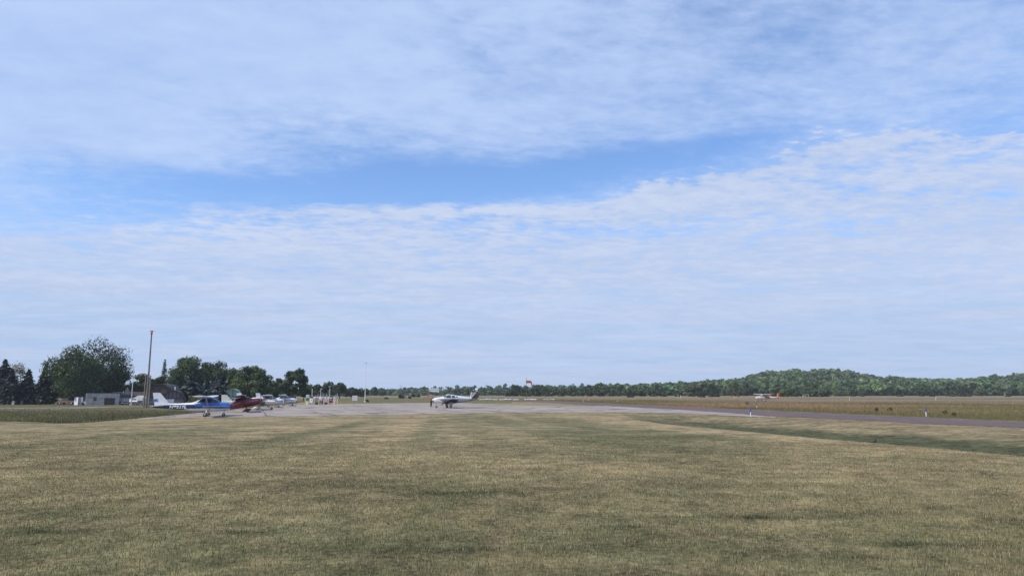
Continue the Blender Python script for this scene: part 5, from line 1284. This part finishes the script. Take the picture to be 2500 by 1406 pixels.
# ================================================================ fuel point
def build_fuel():
    Y = 157.0; YEL = mat('yellow_bollard_paint', (0.62, 0.47, 0.15), 0.6, vary=0.12); TEAL = mat('teal_panel', (0.01, 0.11, 0.11), 0.5); PINK = mat('faded_pink_tank_paint', (0.52, 0.42, 0.43), 0.7, vary=0.12); REDB = mat('red_pump_paint', (0.22, 0.018, 0.028), 0.4); CAB = mat('grey_cabinet', (0.20, 0.195, 0.19), 0.7, vary=0.35, scale=6)
    def at_u(u, dy=0.0): q = spot(u, Y + dy); q.z = hz(q.x, q.y); return q
    k = scale_at(at_u(780)); cu = lambda xc: 730 + xc / 13.89; m_of = lambda d: d / 13.89 / k
    e = empty('fuel_kiosk', at_u(cu(285)), label='tall white fuel kiosk with a teal panel, left end of the pumps', cat='kiosk')
    h = m_of(328); w = m_of(88)
    MB().box((0, 0, h / 2), (w * 0.8, 0.5, h)).build('cabinet', WHITEP, e); MB().box((0.06, -0.27, h * 0.54), (w, 0.04, h * 0.32)).build('teal_panel', TEAL, e)
    MB().box((0, 0, h * 0.90), (w, 0.6, h * 0.2)).build('sign_box', WHITEP, e); MB().box((-0.13, -0.31, h * 0.9), (0.2, 0.02, 0.24)).box((0.14, -0.31, h * 0.9), (0.2, 0.02, 0.24)).build('price_panel', GREYP, e); MB().box((0, -0.27, h * 0.18), (0.1, 0.03, 0.3)).build('side_panel', GREYP, e)
    def pump(label, xc, wpx, body, cap, hh, band=None):
        e = empty('fuel_pump', at_u(cu(xc)), label=label, cat='fuel pump', group='fuel pumps'); w = m_of(wpx); h = m_of(hh)
        MB().box((0, 0, h * 0.52), (w, 0.5, h * 0.58)).build('cabinet', body, e)
        for s in (-1, 1): MB().box((s * w * 0.42, 0, h * 0.115), (0.07, 0.4, h * 0.23)).build('leg', WHITEP if body is REDB else GREYP, e)
        mb = MB(); mb.prism([(-w * 0.46, h * 0.81), (-w * 0.46, h * 0.88), (-w * 0.3, h * 0.98), (0, h), (w * 0.3, h * 0.98), (w * 0.46, h * 0.88), (w * 0.46, h * 0.81)], 'y', -0.22, 0.22); mb.build('dome', cap, e)
        if band: MB().box((0, -0.235, h * 0.855), (w * 0.7, 0.03, h * 0.1)).build('display', band, e)
        MB().box((0, -0.265, h * 0.60), (w * 0.3, 0.025, h * 0.14)).build('emblem', GREYP if body is not REDB else mat('pale_pink_emblem', (0.6, 0.42, 0.42), 0.6), e)
        MB().path([(w * 0.5, -0.1, h * 0.6), (w * 0.62, -0.15, h * 0.35), (w * 0.5, -0.18, h * 0.2), (w * 0.45, -0.2, h * 0.5)], [0.025] * 4, 6).build('hose', RUBBER, e)
    pump('white fuel pump with a dark top next to the tall kiosk', 422, 95, WHITEP, DARKM, 262)
    pump('red fuel pump with a black and white top, right of the grey cabinets', 1085, 118, REDB, DARKM, 262, WHITEP)
    for xc, wpx, lab in ((602, 130, 'speckled grey cabinet on legs next to the white pump'), (920, 118, 'plain grey cabinet on legs left of the red pump')):
        e = empty('hose_cabinet', at_u(cu(xc), -0.3), label=lab, cat='cabinet', group='grey hose cabinets'); w = m_of(wpx)
        MB().box((0, 0, m_of(140)), (w, 0.45, m_of(128))).build('cabinet', CAB if xc < 700 else GREYP, e)
        for s in (-1, 1): MB().box((s * w * 0.42, 0, m_of(38)), (0.06, 0.35, m_of(76))).build('leg', GREYP, e)
        MB().lathe([(0.22, -0.05), (0.26, 0), (0.22, 0.05)], 'y', (0, -0.05, m_of(45)), 14).build('hose_reel', RUBBER, e)
    e = empty('white_cabinet', at_u(cu(1197)), label='narrow white cabinet standing right of the red fuel pump', cat='cabinet')
    MB().box((0, 0, m_of(130)), (m_of(74), 0.4, m_of(258))).build('cabinet', mat('offwhite_cabinet', (0.5, 0.49, 0.48), 0.6), e); MB().box((0, -0.215, m_of(200)), (0.2, 0.02, 0.2)).build('gauge', GREYP, e)
    for i, (xc, wpx, zc, lab) in enumerate(((575, 150, 190, 'short pale pink fuel tank showing above the speckled cabinet'), (785, 165, 165, 'large faded pink fuel tank in the middle of the fuel point'))):
        e = empty('fuel_tank', at_u(cu(xc), 2.2), 0, label=lab, cat='tank', group='pale pink fuel tanks'); r = m_of(wpx) / 2; z = m_of(zc)
        MB().lathe([(r * 0.55, -1.55), (r * 0.9, -1.4), (r, -1.2), (r, 1.2), (r * 0.9, 1.4), (r * 0.55, 1.55)], 'y', (0, 0, z), 20).build('shell', PINK, e)
        for y in (-0.9, 0.9): MB().box((0, y, (z - r * 0.7) / 2), (r * 1.3, 0.25, z - r * 0.7)).build('cradle', GREYP, e)
    wh = ['leftmost', 'second', 'third', 'fourth', 'fifth', 'sixth', 'seventh', 'rightmost']
    proto = None
    for i, xc in enumerate((213, 352, 512, 677, 840, 1005, 1160, 1300)):
        q = at_u(cu(xc), -1.0)
        if proto is None:
            proto = MB().lathe([(0.085, -0.1), (0.085, 1.0), (0.07, 1.06), (0.02, 1.09)], 'z', (0, 0, 0), 12).build('bollard', YEL); o = proto
        else: o = proto.copy(); COL.objects.link(o)
        o.location = q; grp(o, '%s of the eight yellow bollards in front of the fuel pumps%s' % (wh[i], '' if i in (0, 7) else ', counted from the left'), 'bollard', 'yellow bollards at the fuel point')
    for i, (u, v, r, lab) in enumerate(((761, 949.5, .07, 'tall grey vent pipe behind the white fuel pump'), (782, 949.5, .06, 'tall vent pipe with a bent top in the middle of the fuel point'), (804, 949.5, .07, 'tall grey vent pipe left of the red fuel pump'),
                                        (775.4, 960.5, .045, 'short thin pole behind the speckled cabinet'), (796.6, 960.5, .06, 'short pole behind the plain grey cabinet'), (800.5, 953, .03, 'thin dotted rod between the plain cabinet and the red pump'), (822.8, 960.8, .08, 'grey post right of the narrow white cabinet'))):
        q = at_u(u, 2.6 if i < 3 else 1.6); H = at(u, v, q.y).z - q.z
        mb = MB().tube((0, 0, 0), (0, 0, H), r, r * 0.9, 8)
        if i == 1: mb.path([(0, 0, H), (0.12, 0, H + 0.08), (0.28, 0, H - 0.02)], [r, r, r], 8)
        else: mb.lathe([(r * 1.3, H - 0.08), (r * 1.3, H), (r * 0.3, H + 0.05)], 'z', (0, 0, 0), 8)
        mb.build('vent_pipe' if i < 3 else 'pole', GALV if i < 3 else GREYP, loc=q, label=lab, cat='pipe' if i < 3 else 'pole', group='pipes and poles at the fuel point')
    # guard rail of pipes behind
    q0, q1 = at_u(cu(330), 3.4), at_u(cu(1250), 3.4); e = empty('pipe_rack', q0, label='low rack of grey pipes running behind the fuel pumps', cat='pipe rack')
    d = q1 - q0; MB().tube((0, 0, 1.9), (d.x, d.y, 1.9), 0.035, 0.035, 8).tube((0, 0.15, 1.7), (d.x, d.y + 0.15, 1.7), 0.03, 0.03, 8).build('pipe', mat('dull_grey_pipe', (0.2, 0.2, 0.21), 0.6), e)
    for t in (0.0, 0.33, 0.66, 1.0): MB().tube((d.x * t, d.y * t, 0), (d.x * t, d.y * t, 2.0), 0.05, 0.05, 8).build('stand', GREYP, e)
    # white fuel shed boxes behind
    for i, (xc, lab) in enumerate(((680, 'white meter box behind the fuel tanks on the left'), (910, 'white meter box behind the plain grey cabinet'), (990, 'white meter box just left of the red pump'))):
        MB().box((0, 0, 1.35), (0.62, 0.5, 0.5)).box((0, 0, 0.55), (0.12, 0.12, 1.1)).box((0, 0, 1.62), (0.68, 0.56, 0.05)).build('meter_box', WHITEP, loc=at_u(cu(xc), 2.9), label=lab, cat='box', group='white meter boxes')
    # notice board
    q = ground(866, 983.2); k2 = scale_at(q); e = empty('notice_board', q, label='white notice board on two short legs beside the flagpole', cat='sign')
    zb, zt = at(866, 977.3, q.y).z - q.z, at(866, 965.5, q.y).z - q.z
    b = MB().box((0, 0, (zb + zt) / 2), (12 / k2, 0.05, zt - zb)).build('board', mat('notice_white', (0.60, 0.60, 0.62), 0.6), e)
    for s in (-1, 1): MB().box((s * 4.3 / k2, 0.05, (zb + .3) / 2), (0.10, 0.06, zb + .3)).build('leg', mat('pale_leg', (0.42, 0.41, 0.38), 0.8), e)
    mb = MB()
    for i, wd in enumerate((0.55, 0.75, 0.7, 0.78, 0.5)): mb.box((-0.05 * (i % 2), -0.03, lerp(zb, zt, 0.82 - i * 0.16)), (12 / k2 * wd, 0.008, (zt - zb) * 0.05))
    mb.build('lettering_lines', mat('faded_print', (0.34, 0.34, 0.38), 0.8), b)
build_fuel()

# ================================================================ vehicles
def car(name, label, cat, pos, rz, body_m, kind='pickup', group='parked vehicles'):
    """front along +x"""
    e = empty(name, pos, rz, label=label, cat=cat, group=group)
    L, W = (5.3, 1.95) if kind == 'pickup' else (4.7, 1.85)
    top = {'pickup': [(2.62, 0.55), (2.62, 0.95), (1.35, 1.12), (0.75, 1.72), (-0.55, 1.74), (-0.75, 1.10), (-2.65, 1.08), (-2.65, 0.55)], 'suv': [(2.3, 0.5), (2.3, 0.9), (1.2, 1.08), (0.5, 1.68), (-1.9, 1.70), (-2.3, 1.1), (-2.35, 0.5)], 'van': [(2.4, .5), (2.4, 1.0), (1.9, 1.25), (1.3, 1.95), (-2.3, 2.0), (-2.4, 1.8), (-2.4, .5)]}[kind]
    o = MB().prism(top, 'y', -W / 2, W / 2).build('body', body_m, e)
    bm = bmesh.new(); bm.from_mesh(o.data); bmesh.ops.bevel(bm, geom=bm.edges[:], offset=0.09, segments=2, affect='EDGES'); bm.to_mesh(o.data); bm.free()
    xs, xr, zb, zt = (0.78, -0.5, 1.16, 1.62) if kind != 'van' else (1.25, 0.4, 1.3, 1.85)
    for s in (-1, 1):
        MB().prism([(xs + 0.35, zb), (xs, zt), (xr, zt), (xr - 0.08, zb)], 'y', s * (W / 2 - 0.004), s * (W / 2 + 0.008)).build('side_window', GLASS, e)
    a, b = (1.28, 1.15), (0.84, 1.66)
    if kind == 'suv': a, b = (1.12, 1.13), (0.56, 1.62)
    if kind == 'van': a, b = (1.86, 1.32), (1.36, 1.88)
    n = Vector((b[1] - a[1], 0, a[0] - b[0])).normalized() * 0.02
    MB().add([Vector((a[0], -0.78, a[1])) + n, Vector((a[0], 0.78, a[1])) + n, Vector((b[0], 0.68, b[1])) + n, Vector((b[0], -0.68, b[1])) + n], [(0, 1, 2, 3)]).build('windshield', GLASS, e, fix=False)
    fx = top[0][0]
    MB().box((fx + 0.01, 0, 0.72), (0.05, 1.15, 0.22)).build('grille', DARKM, e); MB().box((fx + 0.03, 0, 0.47), (0.12, W * 0.95, 0.18)).build('bumper', GREYP, e)
    for s in (-1, 1):
        MB().box((fx + 0.015, s * W * 0.40, 0.76), (0.05, 0.28, 0.18)).build('headlight', PALEGLASS, e)
        for x in (L * 0.31, -L * 0.31): wheel(e, (x, s * (W / 2 - 0.08), 0.36), 0.36, 0.24)
    return e
def build_vehicles():
    def sp(u, Y): return spot(u, Y, 0.0)
    car('pickup_truck', 'white pickup facing the apron right behind the street light', 'pickup', sp(325, 197), R(-62), WHITEP)
    car('parked_car', 'dark grey car parked left of the white pickup', 'car', sp(308, 199), R(-70), mat('dark_grey_car_paint', (0.06, 0.065, 0.08), 0.35), 'suv')
    car('parked_car', 'blue-grey car half hidden at the left end behind the dark grey one', 'car', sp(297, 204), R(-75), mat('blue_grey_car_paint', (0.10, 0.12, 0.15), 0.35), 'suv')
    car('van', 'tan van parked in front of the brown arched hangar right of the beacon pole', 'van', sp(367, 188), R(-150), mat('tan_van_paint', (0.27, 0.255, 0.23), 0.5), 'suv')
    car('pickup_truck', 'dull brown pickup parked under the broad green tree', 'pickup', sp(165, 200), R(178), mat('dull_brown_car_paint', (0.17, 0.115, 0.10), 0.6))
    p = sp(342, 203); e = empty('canopy', p, R(-8), label='pale tarpaulin canopy between the white pickup and the beacon pole', cat='canopy')
    MB().prism([(-1.5, 1.7), (0, 2.5), (1.5, 1.9), (1.5, 1.1), (-1.5, 1.1)], 'y', -1.2, 1.2).build('tarpaulin', mat('pale_tarpaulin', (0.55, 0.53, 0.51), 0.9, vary=0.08), e)
    for x in (-1.35, 1.35):
        for y in (-1.1, 1.1): MB().tube((x, y, 0), (x, y, 1.15), 0.04, 0.04, 6).build('leg', GREYP, e)
build_vehicles()

# ================================================================ small things in the field
def build_small():
    BLUEP, POSTW = mat('blue_marker_paint', (0.02, 0.07, 0.45), 0.5), mat('white_marker_paint', (0.66, 0.66, 0.66), 0.6, vary=0.12)
    for i, (u, v, vt, lab) in enumerate(((1833, 1017.5, 995.5, 'blue-topped white post on the near side of the taxiway'), (1848, 996.8, 983.5, 'blue-topped white post on the far side of the taxiway, just right of the near one'), (2261.5, 1016.5, 995.5, 'blue-topped white post standing alone in the long grass at the right'))):
        q = ground(u, v); H = at(u, vt, q.y).z - q.z; e = empty('marker_post', q, label=lab, cat='post', group='blue-topped marker posts')
        MB().tube((0, 0, -0.1), (0, 0, H * 0.55), 0.055, 0.055, 10).build('post', POSTW, e); MB().tube((0, 0, H * 0.55), (0, 0, H), 0.062, 0.062, 10).lathe([(0.062, H), (0.03, H + 0.03)], 'z', (0, 0, 0), 10).build('blue_top', BLUEP, e)
    for i, (u, v, vt, lab) in enumerate(((1423.5, 981.4, 975.7, 'white stake just left of a second one at the left end of the taxiway'), (1437.6, 980, 974, 'white stake near the far left end of the taxiway, taller of two'), (1507, 982.6, 977, 'lone white stake beside the taxiway behind the apron tip'),
                                         (1655.3, 972, 964, 'left one of the pair of white posts in the far field'), (1661.4, 972, 964, 'right one of the pair of white posts in the far field'), (1793.6, 971, 967.5, 'tiny white stake left of the orange aircraft'),
                                         (2074, 977, 971.5, 'white stake in the brown field right of the goal frame'), (2285, 977, 970.2, 'white stake in the brown field farthest to the right'), (988.4, 974.4, 968.8, 'white stake in the meadow beside the dark upright bush'))):
        q = ground(u, v); H = max(0.4, at(u, vt, q.y).z - q.z); w = 0.10 * q.y / 200
        MB().box((0, 0, H / 2), (max(0.07, w), max(0.07, w), H), taper=0.9).box((0, 0, H + 0.015), (max(0.07, w) * 0.5, max(0.07, w) * 0.5, 0.05)).build('stake', POSTW, loc=q, label=lab, cat='post', group='white stakes in the field')
    # circle of white tyres round the windsock
    us = [(1166, 1), (1174, 1), (1182, 1.1), (1190, 1.5), (1198, 1.2), (1205.5, 1), (1211.5, 1), (1222, 1), (1229.5, 1.1), (1237, 1.6), (1245, 1.6), (1251, .8), (1257, 1), (1263.5, .9), (1284, 1.2), (1290.5, 1.1), (1296, 1.2), (1301, 1.2), (1305.5, 1.1), (1308.5, .9), (1330, 1), (1334, 1), (1338, 1), (1342, 1.1), (1346, 1), (1351, 1.1)]
    proto = None
    for i, (u, k) in enumerate(us):
        q = spot(u, 262 + 4 * math.sin(i * 0.5), -0.02)
        if proto is None:
            n = 16; prof = [(0.30, -0.05), (0.33, -0.11), (0.42, -0.13), (0.50, -0.09), (0.52, 0), (0.50, 0.09), (0.42, 0.13), (0.33, 0.11), (0.30, 0.05), (0.30, -0.05)]
            vs, fs = [], []
            for r, h in prof:
                for j in range(n): t = 2 * math.pi * j / n; vs.append((r * math.cos(t), r * math.sin(t), h + 0.13))
            for a in range(len(prof) - 1): fs += [(a * n + j, a * n + (j + 1) % n, (a + 1) * n + (j + 1) % n, (a + 1) * n + j) for j in range(n)]
            proto = MB().add(vs, fs, 0, True).build('field_marker', POSTW); o = proto
        else: o = proto.copy(); COL.objects.link(o)
        o.location = q; o.scale = (k, k, 0.85 * k); o.rotation_euler = (R(5), 0, i)
        grp(o, 'white-painted tyre of the marker circle lying in the grass near the windsock', 'marker', 'white tyres around the windsock')
    # goal-like white frame
    q = spot(1967, 455); e = empty('goal_frame', q, label='low white goal-like frame at the far edge of the field', cat='frame')
    for x in (-1.8, 1.8): MB().box((x, 0, 0.65), (0.16, 0.16, 1.3)).build('post', POSTW, e)
    MB().box((0, 0, 1.38), (3.9, 0.18, 0.16)).build('crossbar', POSTW, e)
    # far buildings over the treeline
    q = spot(1059, 806); H = at(1059, 949.4, 806).z - q.z; e = empty('far_building', q, label='long white building with a grey roof above the distant treeline', cat='building')
    W = 24 / scale_at(q); MB().box((0, 4, H * 0.47), (W, 8, H * 0.94)).build('wall', WHITEP, e); MB().prism([(-0.4, H * 0.94), (4, H * 1.12), (8.4, H * 0.94)], 'x', -W / 2 - 0.3, W / 2 + 0.3).build('roof', GREYP, e)
    q = spot(1163, 806); H = at(1163, 948.4, 806).z - q.z; e = empty('far_building', q, label='tiny white-roofed building above the treeline behind the V tail', cat='building')
    MB().box((0, 2, H * 0.45), (2.4, 4, H * 0.9)).build('wall', WHITEP, e); MB().prism([(-0.3, H * 0.9), (2, H * 1.05), (4.3, H * 0.9)], 'x', -1.6, 1.6).build('roof', WHITEP, e)
    q = spot(1081.5, 806); H = at(1081.5, 944.6, 806).z - q.z; e = empty('silo', q, label='slim white silo standing in the distant treeline', cat='silo')
    MB().lathe([(0.65, 0), (0.65, H * 0.95)], 'z', (0, 0, 0), 12).build('shell', WHITEP, e); MB().lathe([(0.65, H * 0.95), (0.35, H * 0.99), (0.02, H)], 'z', (0, 0, 0), 12).build('cap', GREYP, e)
    for u, vt, lab in ((976.5, 940.2, 'taller of two thin masts above the distant treeline'), (980.8, 942.4, 'shorter of two thin masts above the distant treeline')):
        q = spot(u, 745); H = at(u, vt, 745).z - q.z; e = empty('radio_mast', q, label=lab, cat='mast', group='radio masts'); MB().tube((0, 0, 0), (0, 0, H), 0.16, 0.10, 6).build('mast', GREYP, e); MB().box((0, 0, H - 0.3), (0.75, 0.3, 0.6)).build('antenna', DARKM, e)
    # dirt mound
    q = spot(1048, 345); rng = np.random.default_rng(8); n = 26; vs, fs = [], []
    for i in range(n + 1):
        for j in range(9):
            x = lerp(-4.2, 4.2, i / n); y = lerp(-1.6, 1.6, j / 8); z = 1.35 * max(0, 1 - (x / 4.2) ** 2) ** 0.8 * max(0, 1 - (y / 1.6) ** 2) * (0.6 + 0.8 * float(fbm(x, y, 0.9, 3, 2))) - 0.05
            vs.append((x, y, z))
    for i in range(n):
        for j in range(8): a = i * 9 + j; fs.append((a, a + 9, a + 10, a + 1))
    MB().add(vs, fs, 0, True).build('dirt_mound', mat('reddish_earth', (0.20, 0.115, 0.085), 0.95, vary=0.5, scale=1.2), loc=q, label='long mound of reddish earth in the meadow behind the person', cat='mound')
    # low white fence, posts and stones under the spruces
    Y = 214; a, b = spot(-45, Y), spot(103, Y); e = empty('white_fence', a, label='low white rail fence running behind the dark spruces', cat='fence'); d = b - a; N = 14
    for z in (0.42, 0.62): MB().tube((0, 0, z), (d.x, d.y, d.z + z), 0.05, 0.05, 6).build('rail', WALLW, e)
    MB().box((d.x / 2, d.y / 2, 0.52), (abs(d.x), 0.05, 0.10)).build('rail', WALLW, e)
    for i in range(N): t = i / (N - 1); MB().box((d.x * t, 0.12, 0.38), (0.12, 0.12, 0.8)).build('post', WALLW, e)
    CRM = mat('cream_gatepost', (0.38, 0.36, 0.32), 0.9)
    def gp(u, v0, vt, w, m_, lab, cap=True):
        q = ground(u, v0); k = scale_at(q); H = (v0 - vt) / k; W = w / k
        mb = MB().box((0, 0, H * 0.42), (W, W, H * 0.84))
        if cap: mb.box((0, 0, H * 0.88), (W * 1.15, W * 1.15, H * 0.08)).lathe([(W * 0.45, H * 0.92), (W * 0.3, H), (0.02, H * 1.02)], 'z', (0, 0, 0), 10)
        else: mb.box((0, 0, H * 0.92), (W * 0.6, W * 0.6, H * 0.16))
        mb.build('stone_post', m_, loc=q, label=lab, cat='post', group='short posts under the spruces')
    gp(32.5, 988, 979, 5, CRM, 'squat cream post with a cap under the spruces'); gp(53.5, 988, 978, 4.4, mat('dark_post_paint', (0.05, 0.05, 0.06), 0.8), 'small dark post with a pale tip under the spruces', False)
    gp(96.5, 988, 982, 4.2, DARKM, 'low black barrel-shaped post at the right end of the white fence'); gp(84.5, 987, 976.5, 1.8, CRM, 'thin pale post beside the pointed spruce', False); gp(8, 988, 982, 6, DARKM, 'low black post at the far left edge of the lawn')
    # bird on the lawn crest
    q = spot(2137, 26.6); q = ground(2137, 1083); e = empty('bird', q, R(30), label='small dark bird standing on the crest of the lawn', cat='bird')
    BL = mat('dark_feathers', (0.022, 0.019, 0.018), 0.6, vary=0.3)
    def rr(x, z, r, rz_=None): return [(x, r * math.cos(t), z + (rz_ or r) * math.sin(t)) for t in np.linspace(0, 2 * math.pi, 12, endpoint=False)]
    MB().loft([rr(-0.13, 0.05, .006), rr(-0.09, 0.062, .014, .006), rr(-0.06, 0.075, .026), rr(-0.02, 0.09, .036), rr(0.02, 0.108, .034), rr(0.045, 0.130, .022), rr(0.055, 0.148, .022), rr(0.068, 0.156, .017), rr(0.078, 0.157, .006)]).build('body', BL, e)
    MB().lathe([(0.006, 0), (0.004, 0.012), (0.0008, 0.024)], 'x', (0.078, 0, 0.156), 6).build('beak', mat('horn_yellow', (0.35, 0.24, 0.06), 0.5), e)
    for s in (-1, 1):
        MB().loft([[(x, s * (0.030 + 0.006 * math.cos(t)), z + h * math.sin(t)) for t in np.linspace(0, 2 * math.pi, 8, endpoint=False)] for x, z, h in ((0.03, 0.105, .008), (-0.01, 0.095, .022), (-0.05, 0.075, .014), (-0.085, 0.06, .003))]).build('wing', BL, e)
        MB().path([(0.0, s * 0.013, 0.065), (-0.008, s * 0.014, 0.035), (0.004, s * 0.014, 0.0), (0.022, s * 0.014, 0.0)], [0.003, 0.0025, 0.0022, 0.002], 6).build('leg', BL, e)
build_small()

# ================================================================ air: a closed box of thin haze round the whole scene
def build_haze():
    m = bpy.data.materials.new('thin_haze'); m.use_nodes = True; t = NT(m.node_tree); t.n.clear()
    o = t.new('ShaderNodeOutputMaterial'); v = t.new('ShaderNodeVolumePrincipled')
    v.inputs['Color'].default_value = (0.86, 0.92, 1.0, 1); v.inputs['Density'].default_value = 0.00014; v.inputs['Anisotropy'].default_value = 0.0
    t.l.new(v.outputs[0], o.inputs['Volume'])
    MB().box((0, 0, 32), (5600, 5600, 80)).build('haze', m, kind='stuff', label='thin pale summer haze softening the far hills', cat='haze')
build_haze()
